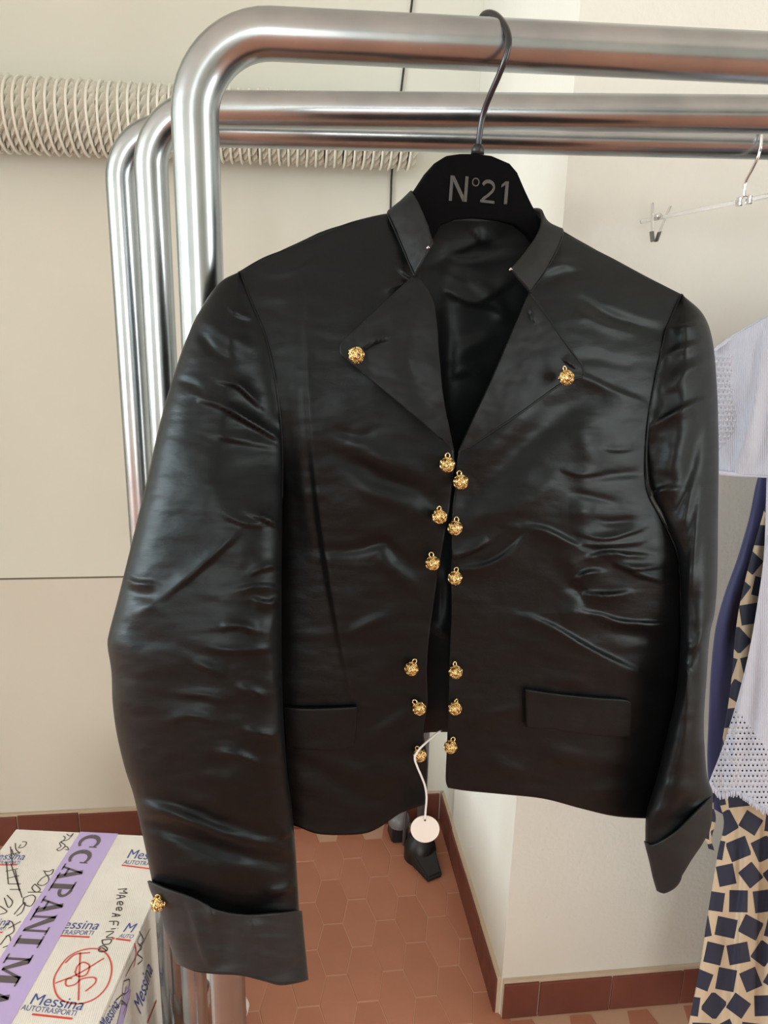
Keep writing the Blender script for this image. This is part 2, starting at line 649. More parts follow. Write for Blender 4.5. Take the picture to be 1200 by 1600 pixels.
def seg_field(px, py, pts):
    """distance to a polyline, signed side, and position 0..1 along it"""
    best = np.full(px.shape, 1e9); side = np.zeros(px.shape); al = np.zeros(px.shape)
    pts = np.asarray(pts, float)
    ln = np.r_[0, np.cumsum(np.linalg.norm(np.diff(pts, axis=0), axis=1))]
    for i in range(len(pts) - 1):
        a, b = pts[i], pts[i + 1]; ab = b - a; L = np.linalg.norm(ab)
        t = np.clip(((px - a[0]) * ab[0] + (py - a[1]) * ab[1]) / L ** 2, 0, 1)
        qx, qy = a[0] + t * ab[0], a[1] + t * ab[1]
        dd = np.hypot(px - qx, py - qy)
        sd = np.sign((px - a[0]) * ab[1] - (py - a[1]) * ab[0])
        m = dd < best
        best[m] = dd[m]; side[m] = sd[m]; al[m] = ((ln[i] + t * L) / ln[-1])[m]
    return best, side, al


def folds(px, py, lst):
    out = np.zeros(np.shape(px))
    for kind, amp, w, pts in lst:
        P = np.asarray(pts, float)
        m = (px > P[:, 0].min() - 4 * w) & (px < P[:, 0].max() + 4 * w) & (py > P[:, 1].min() - 4 * w) & (py < P[:, 1].max() + 4 * w)
        if not m.any(): continue
        x = px[m]; y = py[m]
        d, s, al = seg_field(x, y, catmull(P, 14) if len(P) > 2 else P)
        tap = np.sin(pi * np.clip(al * 0.92 + 0.04, 0, 1)) ** 0.7
        if kind == 'r':      # rounded ridge (or groove when negative)
            v = np.exp(-(d / w) ** 2)
        else:                # 's': a fold: swelling on one side, groove on the other
            q = d * s / w * (1 if amp > 0 else -1)
            v = (np.where(q > 0, np.exp(-0.55 * np.abs(q) ** 1.5), np.exp(-(2.6 * q) ** 2)) - 0.0) * (1.15 if amp > 0 else -1.15)
            v = v * (1.35 if w <= 8 else 1.0)
        out[m] += amp * 0.001 * v * tap
    return out


def fbm(px, py, sx, sy, seed, oct=4):
    out = np.zeros(px.shape); f = out.ravel()
    X = (px / sx).ravel(); Y = (py / sy).ravel()
    for i in range(len(f)):
        f[i] = noise.fractal(Vector((X[i], Y[i], seed)), 0.9, 2.0, oct)
    return f.reshape(px.shape)


FOLDS_BODY = [
    # viewer's left front
    ('r', -5.0, 13, [(520, 712), (560, 728), (605, 752), (650, 765), (690, 792)]),
    ('r', 3.5, 16, [(540, 690), (600, 715), (660, 735)]),
    ('r', 3.0, 14, [(560, 762), (620, 785), (680, 815)]),
    ('r', -3.5, 9, [(505, 862), (560, 858), (600, 848), (625, 872), (655, 890)]),
    ('r', 3.0, 12, [(590, 868), (620, 895), (650, 915)]),
    ('s', 2.8, 16, [(478, 505), (484, 640), (497, 780), (515, 900), (535, 1010), (552, 1095)]),
    ('r', 2.5, 14, [(465, 520), (468, 640), (475, 760), (490, 860)]),
    ('r', 2.6, 8, [(545, 990), (590, 968), (620, 962)]),
    ('r', -2.0, 8, [(520, 672), (560, 682), (590, 672)]),
    ('s', 3.0, 5, [(622, 420), (636, 430), (650, 440)]),
    ('s', -2.5, 5, [(598, 452), (622, 444), (645, 442)]),
    ('r', 2.2, 7, [(405, 428), (450, 424), (500, 400)]),
    ('r', 2.0, 9, [(400, 462), (440, 464), (470, 452)]),
    ('r', 2.0, 12, [(585, 1150), (630, 1120), (655, 1105)]),
    ('r', -2.0, 14, [(470, 1190), (540, 1230), (600, 1260)]),
    ('r', 2.0, 18, [(530, 1200), (580, 1220), (640, 1200)]),
    # viewer's right front
    ('r', -5.0, 10, [(900, 466), (930, 482), (970, 502), (1035, 518)]),
    ('r', 3.0, 8, [(905, 492), (950, 508), (1000, 520)]),
    ('r', -3.5, 11, [(846, 440), (880, 428), (905, 428)]),
    ('r', 2.5, 9, [(850, 418), (880, 412), (900, 415)]),
    ('s', -4.0, 10, [(862, 582), (910, 588), (950, 606), (1005, 628)]),
    ('r', -2.5, 12, [(885, 560), (930, 560), (1000, 572)]),
    ('r', -9.0, 30, [(960, 600), (900, 630), (850, 660), (790, 715), (740, 765), (712, 810)]),
    ('r', 6.0, 24, [(850, 632), (810, 668), (770, 708), (735, 745)]),
    ('r', 3.0, 15, [(720, 812), (770, 800), (830, 780), (880, 740)]),
    ('s', 3.5, 8, [(708, 872), (735, 862), (765, 845)]),
    ('s', -4.5, 9, [(715, 890), (755, 885), (790, 868), (820, 838)]),
    ('s', -5.0, 11, [(820, 822), (855, 830), (890, 848), (922, 866)]),
    ('r', 2.0, 20, [(912, 640), (916, 720), (915, 800), (905, 880), (905, 960)]),
    ('r', -2.4, 7, [(920, 748), (960, 742), (1003, 738)]),
    ('r', -2.4, 6, [(895, 770), (930, 778), (965, 785)]),
    ('r', -3.0, 6, [(925, 812), (955, 816), (990, 812)]),
    ('s', 3.4, 6, [(905, 836), (950, 842), (1005, 826)]),
    ('s', 3.2, 6, [(900, 850), (945, 852), (1000, 848)]),
    ('s', -4.0, 6, [(915, 872), (950, 864), (985, 867), (1012, 868)]),
    ('s', 3.6, 6, [(962, 882), (995, 889), (1030, 886)]),
    ('s', 3.6, 8, [(965, 882), (1000, 898), (1035, 908)]),
    ('s', -4.5, 7, [(898, 906), (915, 896), (938, 892)]),
    ('s', -4.5, 8, [(910, 928), (950, 930), (985, 925)]),
    ('r', -3.5, 9, [(885, 912), (905, 925), (918, 940)]),
    ('s', -4.0, 7, [(908, 956), (940, 962), (975, 972), (1050, 976)]),
    ('r', 3.0, 14, [(880, 860), (890, 880), (905, 900)]),
    ('r', 3.5, 16, [(875, 965), (895, 958), (915, 950)]),
    ('r', 3.0, 12, [(890, 800), (915, 800), (930, 802)]),
    ('s', -5.0, 10, [(822, 962), (868, 982), (925, 1016), (1000, 1052)]),
    ('r', 3.5, 22, [(820, 1010), (870, 1020), (930, 1045), (990, 1075)]),
    ('r', 2.6, 12, [(850, 1066), (890, 1062), (930, 1074)]),
    ('r', -2.5, 10, [(940, 985), (990, 992), (1050, 1000)]),
    ('r', 2.0, 10, [(740, 1130), (790, 1110), (820, 1105)]),
    ('r', 2.2, 14, [(850, 1165), (900, 1185), (970, 1190)]),
    ('r', 2.5, 12, [(910, 1245), (950, 1235), (1000, 1240)]),
    ('r', 2.0, 14, [(765, 1190), (790, 1200), (830, 1215)]),
    ('r', 2.6, 20, [(905, 660), (925, 700), (940, 740)]),
    ('s', 1.6, 6, [(940, 700), (965, 704), (990, 702)]),
    ('s', 1.6, 6, [(880, 735), (905, 742), (940, 740)]),
]
FOLDS_LSLEEVE = [
    ('r', -3.0, 7, [(312, 522), (335, 548), (366, 564)]),
    ('r', 2.5, 9, [(325, 505), (360, 528), (400, 540)]),
    ('s', 4.0, 7, [(340, 594), (372, 604), (405, 634)]),
    ('s', 5.5, 8, [(312, 624), (345, 634), (390, 660), (438, 688)]),
    ('r', -2.0, 6, [(265, 588), (300, 600), (318, 614)]),
    ('s', 2.0, 8, [(330, 680), (380, 690), (435, 700)]),
    ('r', 3.0, 28, [(300, 690), (325, 760), (335, 820)]),
    ('s', 3.5, 6, [(352, 806), (380, 818), (412, 822)]),
    ('s', 4.0, 6, [(390, 804), (415, 812), (440, 826)]),
    ('s', -3.5, 9, [(372, 834), (345, 858), (300, 898), (255, 935)]),
    ('r', -2.4, 12, [(180, 905), (215, 925), (245, 935)]),
    ('s', -3.2, 8, [(190, 898), (210, 910), (240, 912)]),
    ('r', 2.6, 12, [(205, 960), (235, 945), (250, 935)]),
    ('s', -3.0, 6, [(372, 920), (405, 915), (440, 918)]),
    ('s', -3.5, 7, [(395, 935), (420, 942), (441, 930)]),
    ('s', 3.5, 7, [(390, 898), (415, 888), (440, 882)]),
    ('s', 4.5, 8, [(345, 982), (370, 978), (400, 988)]),
    ('s', 3.2, 6, [(325, 1012), (360, 1018), (420, 1016)]),
    ('r', -2.6, 14, [(200, 980), (235, 1000), (280, 1000)]),
    ('s', 3.0, 7, [(300, 1035), (330, 1048), (350, 1058)]),
    ('s', 2.6, 7, [(275, 1085), (320, 1088), (350, 1100)]),
    ('s', 2.6, 6, [(370, 1075), (395, 1082), (415, 1092)]),
    ('s', 2.6, 8, [(260, 1128), (300, 1120), (340, 1130)]),
    ('s', 3.6, 7, [(335, 1176), (370, 1182), (405, 1196)]),
    ('s', 2.6, 6, [(380, 1140), (420, 1150), (440, 1145)]),
    ('r', 2.2, 18, [(300, 1170), (320, 1210), (390, 1230)]),
    ('r', 5.5, 12, [(212, 1257), (250, 1268), (300, 1284), (350, 1305), (400, 1318), (463, 1328)]),
    ('r', -6.0, 12, [(214, 1282), (260, 1295), (320, 1318), (380, 1335), (460, 1345)]),
    ('r', -3.5, 10, [(225, 1242), (280, 1258), (340, 1282), (400, 1296)]),
    ('s', 3.5, 8, [(410, 1390), (435, 1394), (462, 1384)]),
    ('s', 3.0, 7, [(440, 1310), (455, 1300), (462, 1285)]),
    ('r', -3.5, 14, [(250, 1375), (310, 1400), (380, 1415), (460, 1405)]),
    ('r', 2.2, 22, [(280, 1340), (330, 1360), (390, 1365)]),
    ('s', 2.0, 6, [(355, 480), (370, 490), (392, 498)]),
]
FOLDS_RSLEEVE = [
    ('s', -3.5, 6, [(1045, 512), (1070, 510), (1092, 502)]),
    ('s', -3.5, 9, [(1032, 560), (1060, 545), (1100, 535)]),
    ('r', 4.0, 12, [(1030, 620), (1060, 590), (1110, 560)]),
    ('s', -5.0, 10, [(1014, 668), (1045, 650), (1080, 632), (1112, 622)]),
    ('r', 3.5, 16, [(1035, 690), (1050, 710), (1040, 745)]),
    ('s', -4.0, 7, [(1018, 775), (1035, 765), (1062, 762)]),
    ('r', -5.0, 12, [(1100, 640), (1085, 700), (1072, 770), (1055, 800)]),
    ('r', 3.5, 8, [(1085, 740), (1076, 780), (1068, 820)]),
    ('r', 3.0, 7, [(1098, 760), (1085, 850), (1075, 950)]),
    ('r', -3.0, 8, [(1090, 980), (1085, 1060), (1080, 1130)]),
    ('r', 3.5, 8, [(1070, 1010), (1085, 1010), (1098, 990)]),
    ('s', -4.0, 9, [(1062, 1035), (1075, 1050), (1072, 1090)]),
    ('r', 3.0, 10, [(1098, 1000), (1080, 1060), (1072, 1110)]),
    ('r', -3.0, 12, [(1030, 1290), (1060, 1275), (1100, 1240)]),
]

# side lines of the body and shoulder line, in the jacket's own drawing
_xl = ([300, 425, 480, 530, 600, 680, 760, 900, 1100, 1290], [372, 372, 395, 415, 430, 438, 438, 424, 414, 425])
_xr = ([300, 460, 510, 560, 620, 680, 740, 775, 820, 870, 950, 1290], [1065, 1065, 1044, 1031, 1019, 1011, 1009, 1014, 1036, 1058, 1063, 1060])
_ys = ([300, 372, 450, 540, 607, 650, 826, 877, 960, 1065, 1200], [440, 425, 388, 352, 333, 333, 350, 360, 405, 460, 520])


def d_body(px, py, fold=True):
    xl = np.interp(py, *_xl); xr = np.interp(py, *_xr)
    w = np.clip((px - xl) / (xr - xl), 0, 1)
    fl = np.interp(py, [300, 640, 860, 1300], [0.66, 0.66, 0.34, 0.34])
    fl = np.where(w > 0.5, np.interp(py, [300, 700, 900, 1300], [0.66, 0.66, 0.80, 0.80]), fl)
    prof = fl + (1 - fl) * np.clip(1 - np.abs(2 * w - 1) ** 2.4, 0, 1) ** 0.9
    t = np.clip(py - np.interp(px, *_ys), 0, None)
    rise = 1 - np.exp(-t / 95.0)
    d = 0.056 * prof * rise + 0.014 * np.exp(-((py - 660) / 190) ** 2) * prof * np.clip(t / 150, 0, 1)
    d -= 0.016 * np.clip((py - 820) / 450, 0, 1) ** 1.3 * prof
    d += np.interp(py, [425, 760, 1290], [0.002, 0.004, 0.004]) * np.interp(w, [0, 0.3, 1], [1, 0.4, 0.2])
    return d


def wrinkles(px, py, lst, seed, big=1.0):
    w = folds(px, py, lst)
    w += 0.0011 * big * fbm(px, py, 110, 45, seed, 3)
    w += 0.0003 * big * fbm(px, py, 44, 18, seed + 5, 3)
    return w


def coons(T, B, L, R, n, m, svals=None):
    s = np.linspace(0, 1, n) if svals is None else svals
    def res(c, k, u=None):
        c2 = catmull(c, 200)
        uu = np.linspace(0, 1, 200)
        q = np.linspace(0, 1, k) if u is None else u
        return np.stack([np.interp(q, uu, c2[:, 0]), np.interp(q, uu, c2[:, 1])], 1)
    T = res(T, n, s); B = res(B, n, s); L = res(L, m); R = res(R, m)
    t = np.linspace(0, 1, m)[:, None, None]; S = s[None, :, None]
    P = (1 - t) * T[None] + t * B[None] + (1 - S) * L[:, None] + S * R[:, None] \
        - ((1 - S) * (1 - t) * T[0] + S * (1 - t) * T[-1] + (1 - S) * t * B[0] + S * t * B[-1])
    return P[..., 0], P[..., 1]


def sheet(name, f, px, py, d, mat, parent, thick=0.0016):
    m, n = px.shape
    V = f(px, py, d).reshape(-1, 3)
    uv = np.stack([px.ravel() / 100, -py.ravel() / 100], 1)
    o = mesh_obj(name, V, [q[::-1] for q in grid_faces(n, m)], mat, parent, True, uv)
    if thick:
        solidify(o, thick, -1.0)
    return o


def sleeve_tube(name, f, T, B, L, R, n, m, dc, hf, hb, wr, mat, parent, thick=0.0015, power=0.8, seam=None, seam_right=True, ease=None):
    """closed tube: front skin and back skin share their side edges.
    seam(y): depth of the body at the armhole; ease(y): 1 where the skin runs smoothly into the body, 0 where it hangs free"""
    k = np.linspace(0, 1, n)
    s = (1 - np.cos(pi * k)) / 2
    px, py = coons(T, B, L, R, n, m, s)
    tt = np.linspace(0, 1, m)[:, None] * np.ones((1, n))
    bell = np.sin(pi * k)[None, :] ** power * np.ones((m, 1))
    c = dc(tt, px, py) * np.ones_like(px)
    if seam is not None:
        q = (s if seam_right else 1 - s)[None, :] * np.ones((m, 1))      # 0 at the outer edge, 1 at the armhole
        e = ease(py)
        din = seam(px, py)
        edge = din[:, -1:] if seam_right else din[:, :1]
        ce = c * (1 - q) + edge * q
        soft = np.where(q < 0.5, bell, np.cos(pi / 2 * np.clip(2 * q - 1, 0, 1)) ** 1.6)
        c = c * (1 - e) + ce * e
        bf = bell * (1 - e) + soft * e * np.interp(q, [0, 0.5, 1], [1, 0.75, 0.3])
    else:
        bf = bell
    wv = wr(px, py) * np.clip(np.sin(pi * k)[None, :] * 2.2, 0, 1)
    dfr = c + hf(tt) * bf + wv
    dbk = c - hb(tt) * bell
    PX = np.concatenate([px, px[:, ::-1][:, 1:-1]], 1); PY = np.concatenate([py, py[:, ::-1][:, 1:-1]], 1)
    DD = np.concatenate([dfr, dbk[:, ::-1][:, 1:-1]], 1)
    N = PX.shape[1]
    V = f(PX, PY, DD).reshape(-1, 3)
    uv = np.stack([PX.ravel() / 100, -PY.ravel() / 100], 1)
    o = mesh_obj(name, V, [q_[::-1] for q_ in grid_faces(N, m, True)], mat, parent, True, uv)
    if thick:
        solidify(o, thick, -1.0)
    return o, (px, py, dfr)


_jb = J(np.array(700.0), np.array(1250.0), 0.0)
jacket = thing('jacket', 'black satin jacket with gold ball buttons hanging on the front rack', 'jacket', tuple(map(float, _jb)))

FL_IN = [(607, 333), (622, 368), (634, 397), (648, 428), (668, 455), (680, 490), (686, 560), (694, 630), (709, 706), (706, 760), (702, 795),
         (694, 840), (686, 885), (678, 940), (670, 1000), (667, 1050), (668, 1100), (662, 1145), (668, 1190), (664, 1257)]
FL_OUT = [(372, 425), (395, 480), (415, 530), (430, 600), (438, 680), (438, 760), (430, 860), (422, 1000), (420, 1150), (428, 1283)]
px, py = coons([(372, 425), (410, 403), (450, 387), (500, 363), (540, 350), (580, 340), (607, 333)],
               [(428, 1275), (462, 1284), (500, 1298), (560, 1300), (590, 1292), (625, 1270), (664, 1257)], FL_OUT, FL_IN, 100, 260)
D_FL = lambda x, y: d_body(x, y) + folds(x, y, FOLDS_BODY)
sheet('front_panel', J, px, py, d_body(px, py) + wrinkles(px, py, FOLDS_BODY, 3.1), MSATIN, jacket)

FR_IN = [(877, 360), (870, 388), (850, 425), (828, 456), (800, 520), (770, 590), (740, 655), (716, 708), (712, 760), (707, 800), (706, 850), (705, 900), (706, 950),
         (704, 1000), (702, 1060), (700, 1137), (697, 1215), (700, 1231)]
FR_OUT = [(1065, 460), (1042, 512), (1030, 560), (1018, 620), (1010, 680), (1008, 740), (1014, 775), (1035, 815), (1058, 868), (1063, 950), (1063, 1050), (1060, 1150), (1052, 1278)]
px, py = coons([(877, 360), (915, 382), (960, 405), (1010, 432), (1065, 460)],
               [(700, 1231), (730, 1235), (790, 1239), (850, 1244), (910, 1258), (960, 1268), (1010, 1270), (1052, 1268)], FR_IN, FR_OUT, 104, 260)
sheet('front_panel', J, px, py, d_body(px, py) + wrinkles(px, py, FOLDS_BODY, 8.4), MSATIN, jacket)

# back panel (its lining shows in the neck opening)
FOLDS_BACK = [
    ('s', 4.0, 8, [(690, 400), (720, 390), (745, 380), (765, 375)]),
    ('s', -4.0, 9, [(670, 410), (700, 402), (730, 408), (790, 398)]),
    ('s', 4.0, 8, [(740, 360), (755, 378), (762, 385)]),
    ('r', 4.0, 9, [(700, 420), (740, 440), (775, 470), (790, 500)]),
    ('s', 5.0, 10, [(690, 450), (730, 470), (770, 478), (788, 488)]),
    ('s', -4.0, 10, [(800, 440), (770, 460), (740, 475)]),
    ('r', 3.0, 12, [(700, 560), (740, 540), (775, 520)]),
    ('s', 3.0, 12, [(700, 590), (730, 580), (755, 590)]),
    ('r', -4.0, 12, [(690, 430), (700, 520), (700, 640)]),
    ('s', 3.0, 8, [(690, 880), (696, 930), (690, 990)]),
    ('s', 3.0, 6, [(675, 975), (690, 990), (702, 1000)]),
]
px, py = coons([(374, 428), (450, 390), (540, 354), (610, 338), (650, 340), (690, 344), (750, 345), (800, 344), (846, 346), (877, 364), (960, 410), (1063, 463)],
               [(428, 1275), (480, 1215), (560, 1160), (640, 1140), (700, 1135), (800, 1142), (900, 1170), (1000, 1225), (1052, 1268)],
               FL_OUT, FR_OUT, 130, 150)
s_ = np.linspace(0, 1, 130)[None, :] * np.ones((150, 1))
t_ = np.linspace(0, 1, 150)[:, None] * np.ones((1, 130))
dside = d_body(px, py) * 0
edge0 = d_body(px[:, :1], py[:, :1]); edge1 = d_body(px[:, -1:], py[:, -1:])
db = edge0 * (1 - s_) + edge1 * s_ - 0.060 * np.sin(pi * s_) ** 0.6 * (1 - np.exp(-t_ / 0.08)) + wrinkles(px, py, FOLDS_BACK, 14.2, 1.4)
o = sheet('back_panel', J, px, py, db, MLINING, jacket)

# sleeves
LS_OUT = [(373, 425), (345, 440), (318, 475), (295, 520), (270, 590), (250, 660), (232, 740), (215, 810), (198, 880), (183, 940), (170, 990), (168, 1010), (174, 1050),
          (176, 1100), (183, 1150), (195, 1200), (208, 1240), (215, 1270), (228, 1330), (241, 1395)]
LS_IN = [(375, 425), (396, 480), (416, 530), (431, 600), (440, 680), (441, 780), (440, 900), (440, 1000), (442, 1100), (448, 1200), (456, 1260), (462, 1330), (468, 1432)]


def dcl(t, x, y): return np.interp(y, [425, 600, 760, 1000, 1450], [0.004, 0.020, 0.034, 0.042, 0.042]) + np.interp(y, [560, 760, 1150, 1380], [0, 1, 1, 0]) * 0.036 * (np.clip((x - np.interp(y, [425, 590, 810, 1000, 1200, 1400], [373, 270, 215, 168, 195, 241])) / 250, 0, 1) - 0.25)


sl, _ = sleeve_tube('sleeve', J, [(373, 425), (375, 425)], [(241, 1395), (300, 1425), (350, 1440), (400, 1442), (468, 1432)], LS_OUT, LS_IN, 84, 270, dcl,
                    lambda t: np.interp(t, [0, 0.1, 0.3, 0.6, 1], [0.004, 0.026, 0.040, 0.040, 0.036]),
                    lambda t: np.interp(t, [0, 0.1, 0.3, 0.6, 1], [0.003, 0.014, 0.030, 0.036, 0.034]),
                    lambda x, y: wrinkles(x, y, FOLDS_LSLEEVE, 21.7, 1.2), MSATIN, jacket, power=0.62,
                    seam=d_body, seam_right=True, ease=lambda y: np.interp(y, [640, 800], [1, 0]))
cuffL, _ = sleeve_tube('cuff', J, [(230, 1377), (250, 1386), (300, 1404), (345, 1424), (385, 1430), (430, 1428), (472, 1423)],
                       [(276, 1506), (300, 1516), (335, 1520), (375, 1522), (410, 1530), (440, 1537), (482, 1531)],
                       [(230, 1377), (236, 1395), (250, 1425), (258, 1455), (268, 1485), (276, 1506)], [(472, 1423), (475, 1460), (479, 1500), (482, 1531)],
                       60, 50, lambda t, x, y: 0.047 + 0 * t, lambda t: 0.042 + 0.002 * t, lambda t: 0.040 + 0 * t,
                       lambda x, y: wrinkles(x, y, [('s', 3, 7, [(292, 1405), (300, 1430), (310, 1470), (325, 1510)]), ('r', -3, 14, [(345, 1430), (352, 1470), (345, 1518)]),
                                                    ('s', 2.5, 6, [(325, 1420), (330, 1440)]), ('s', 2, 5, [(392, 1436), (390, 1465)]), ('r', 2, 10, [(400, 1440), (405, 1490), (398, 1528)])], 31.0, 2.2),
                       MCUFF, jacket, 0.002)
RS_OUT = [(1067, 461), (1098, 490), (1113, 530), (1120, 600), (1123, 700), (1122, 800), (1121, 900), (1117, 955), (1109, 994), (1104, 1062), (1100, 1127), (1102, 1183), (1106, 1216), (1114, 1240), (1111, 1258)]
RS_IN = [(1065, 460), (1042, 512), (1031, 560), (1019, 620), (1011, 680), (1010, 740), (1016, 775), (1030, 800), (1043, 830), (1058, 870), (1064, 950), (1062, 1020), (1057, 1080), (1042, 1150), (1025, 1220), (1010, 1270), (1008, 1318)]


def dcr(t, x, y): return np.interp(y, [460, 700, 870, 1100, 1320], [0.003, 0.014, 0.034, 0.050, 0.054])


slr, _ = sleeve_tube('sleeve', J, [(1065, 460), (1067, 461)], [(1008, 1318), (1020, 1324), (1055, 1303), (1090, 1272), (1111, 1255)], RS_IN, RS_OUT, 60, 220, dcr,
                     lambda t: np.interp(t, [0, 0.08, 0.3, 0.6, 1], [0.003, 0.026, 0.036, 0.032, 0.034]),
                     lambda t: np.interp(t, [0, 0.1, 0.3, 0.6, 1], [0.003, 0.020, 0.034, 0.034, 0.034]),
                     lambda x, y: wrinkles(x, y, FOLDS_RSLEEVE, 41.7, 1.2), MSATIN, jacket,
                     seam=d_body, seam_right=False, ease=lambda y: np.interp(y, [660, 800], [1, 0]))
cuffR, _ = sleeve_tube('cuff', J, [(1006, 1314), (1019, 1321), (1055, 1302), (1092, 1266), (1114, 1243)],
                       [(1026, 1392), (1036, 1395), (1054, 1385), (1066, 1368), (1083, 1340)],
                       [(1006, 1314), (1014, 1345), (1020, 1372), (1026, 1392)], [(1114, 1243), (1111, 1290), (1098, 1318), (1083, 1340)],
                       40, 40, lambda t, x, y: 0.054 + 0 * t, lambda t: 0.038 + 0 * t, lambda t: 0.036 + 0 * t,
                       lambda x, y: wrinkles(x, y, [], 51.0), MFACE, jacket, 0.002)

# collar stand: a band that runs round the neck
CB = [(648, 431, 0.050), (634, 399, 0.036), (618, 362, 0.018), (606, 333, 0.002), (620, 338, -0.024), (660, 372, -0.046), (700, 398, -0.056), (750, 404, -0.058), (800, 394, -0.056),
      (848, 368, -0.040), (878, 359, 0.000), (871, 388, 0.022), (851, 425, 0.040), (828, 457, 0.052)]
CT = [(676, 380, 0.056), (668, 350, 0.040), (655, 320, 0.018), (643, 300, -0.002), (655, 305, -0.026), (680, 326, -0.042), (710, 336, -0.050), (750, 338, -0.052), (795, 334, -0.050),
      (828, 326, -0.032), (846, 331, 0.000), (842, 360, 0.024), (820, 394, 0.042), (798, 420, 0.056)]
n, m = 160, 16
cb = catmull(CB, n); ct = catmull(CT, n)
t = np.linspace(0, 1, m)[:, None]
cpx = cb[None, :, 0] * (1 - t) + ct[None, :, 0] * t
cpy = cb[None, :, 1] * (1 - t) + ct[None, :, 1] * t
cd = cb[None, :, 2] * (1 - t) + ct[None, :, 2] * t + 0.003 * np.sin(pi * t) + 0.0010 * fbm(cpx, cpy, 22, 22, 4.4, 3)
o = sheet('collar', J, cpx, cpy, cd, MFACE, jacket, 0.0)
solidify(o, 0.0028, 0.0)
# seam stitching along the collar's base
for a, b in ((0, 46), (118, 160)):
    tube('collar_seam', J(cb[a:b, 0], cb[a:b, 1], cb[a:b, 2] + 0.0025), 0.0009, MSATIN, o, 6)


def flap(name, T, B, L, R, n, m, lift, mat, parent, roll=None, thick=0.002, ws=0.0, piping=False):
    px, py = coons(T, B, L, R, n, m)
    d = d_body(px, py) + folds(px, py, FOLDS_BODY) * 0.35 + lift(px, py)
    if ws: d += ws * fbm(px, py, 60, 40, 77.0, 3)
    o = sheet(name, J, px, py, d, mat, parent, 0.0)
    if piping:
        ex = np.r_[px[0, :], px[1:, -1]]; ey = np.r_[py[0, :], py[1:, -1]]; ed = np.r_[d[0, :], d[1:, -1]]
        tube('edge_piping', J(ex, ey, ed - 0.0006), 0.0013, mat, o, 6)
    solidify(o, thick, -1.0)
    bv = o.modifiers.new('edge', 'BEVEL'); bv.width = 0.0006; bv.segments = 2; bv.limit_method = 'ANGLE'
    return o


# lapels folded outwards
def lift_l(px, py):
    d, s, al = seg_field(px, py, [(649, 430), (668, 455), (680, 490), (686, 560), (694, 630), (709, 706)])
    return 0.0055 + 0.010 * np.clip(1 - d / 110, 0, 1) * np.sin(pi * np.clip(al * .9 + .02, 0, 1)) ** .6 + folds(px, py, [('s', 3, 8, [(565, 545), (585, 532), (605, 528)]), ('r', -3, 20, [(660, 480), (640, 560), (670, 650)])])


flap('lapel', [(649, 430), (610, 466), (570, 503), (541, 529), (533, 541)], [(709, 706), (701, 696), (692, 686)],
     [(649, 430), (668, 455), (680, 490), (686, 560), (694, 630), (709, 706)], [(533, 541), (534, 552), (544, 562), (600, 608), (650, 650), (692, 686)], 60, 80, lift_l, MLAPEL, jacket, ws=0.0012, piping=True)


def lift_r(px, py):
    d, s, al = seg_field(px, py, [(827, 456), (800, 520), (770, 590), (740, 655), (716, 708)])
    return 0.0055 + 0.008 * np.clip(1 - d / 110, 0, 1) * np.sin(pi * np.clip(al * .9 + .02, 0, 1)) ** .6 + folds(px, py, [('s', 3, 7, [(826, 480), (832, 490), (836, 505)]), ('s', 2.5, 6, [(880, 560), (890, 568), (902, 576)])])


flap('lapel', [(827, 456), (850, 488), (880, 532), (905, 566), (911, 578)], [(716, 708), (722, 704), (730, 700)],
     [(827, 456), (800, 520), (770, 590), (740, 655), (716, 708)], [(911, 578), (910, 588), (900, 591), (880, 597), (820, 640), (770, 674), (730, 700)], 60, 80, lift_r, MLAPEL, jacket, ws=0.0012, piping=True)

# pocket flaps
flap('pocket_flap', [(821, 1078), (870, 1085), (930, 1091), (978, 1094), (987, 1099)], [(823, 1137), (870, 1142), (930, 1150), (980, 1152), (985, 1150)],
     [(821, 1078), (822, 1100), (823, 1137)], [(987, 1099), (987, 1125), (985, 1150)], 40, 16, lambda x, y: 0.006 + 0 * x, MSATIN, jacket, thick=0.0035, ws=0.0006)
flap('pocket_flap', [(445, 1106), (480, 1108), (520, 1107), (558, 1105)], [(450, 1170), (480, 1172), (530, 1173), (552, 1167)],
     [(445, 1106), (447, 1140), (450, 1170)], [(558, 1105), (556, 1135), (552, 1167)], 40, 16, lambda x, y: 0.006 + 0 * x, MSATIN, jacket, thick=0.0035, ws=0.0006)

# seams: armholes as fine raised cords
for lst, a in ((LS_IN[:6], 0), (RS_IN[:7], 1)):
    c = catmull(lst, 60)
    tube('armhole_seam', J(c[:, 0], c[:, 1], d_body(c[:, 0], c[:, 1]) + 0.0002), 0.0011, MSATIN, jacket, 6)

for hx, hy, hd in ((669, 387, 0.062), (798, 421, 0.062)):
    q_ = np.array([(hx - 2, hy + 2), (hx, hy - 2), (hx + 2, hy + 1)], float)
    tube('hook_and_eye', J(q_[:, 0], q_[:, 1], hd), 0.0007, MCHROME, jacket, 6)
# small white label sewn in the neck
bm = bmesh.new(); pl = J(np.array([729., 742., 742., 729.]), np.array([341., 341., 346., 346.]), -0.046)
vs = [bm.verts.new(p) for p in pl]; bm.faces.new(vs)
o = bm_obj('neck_label', bm, MPAPER, jacket); solidify(o, 0.0006)


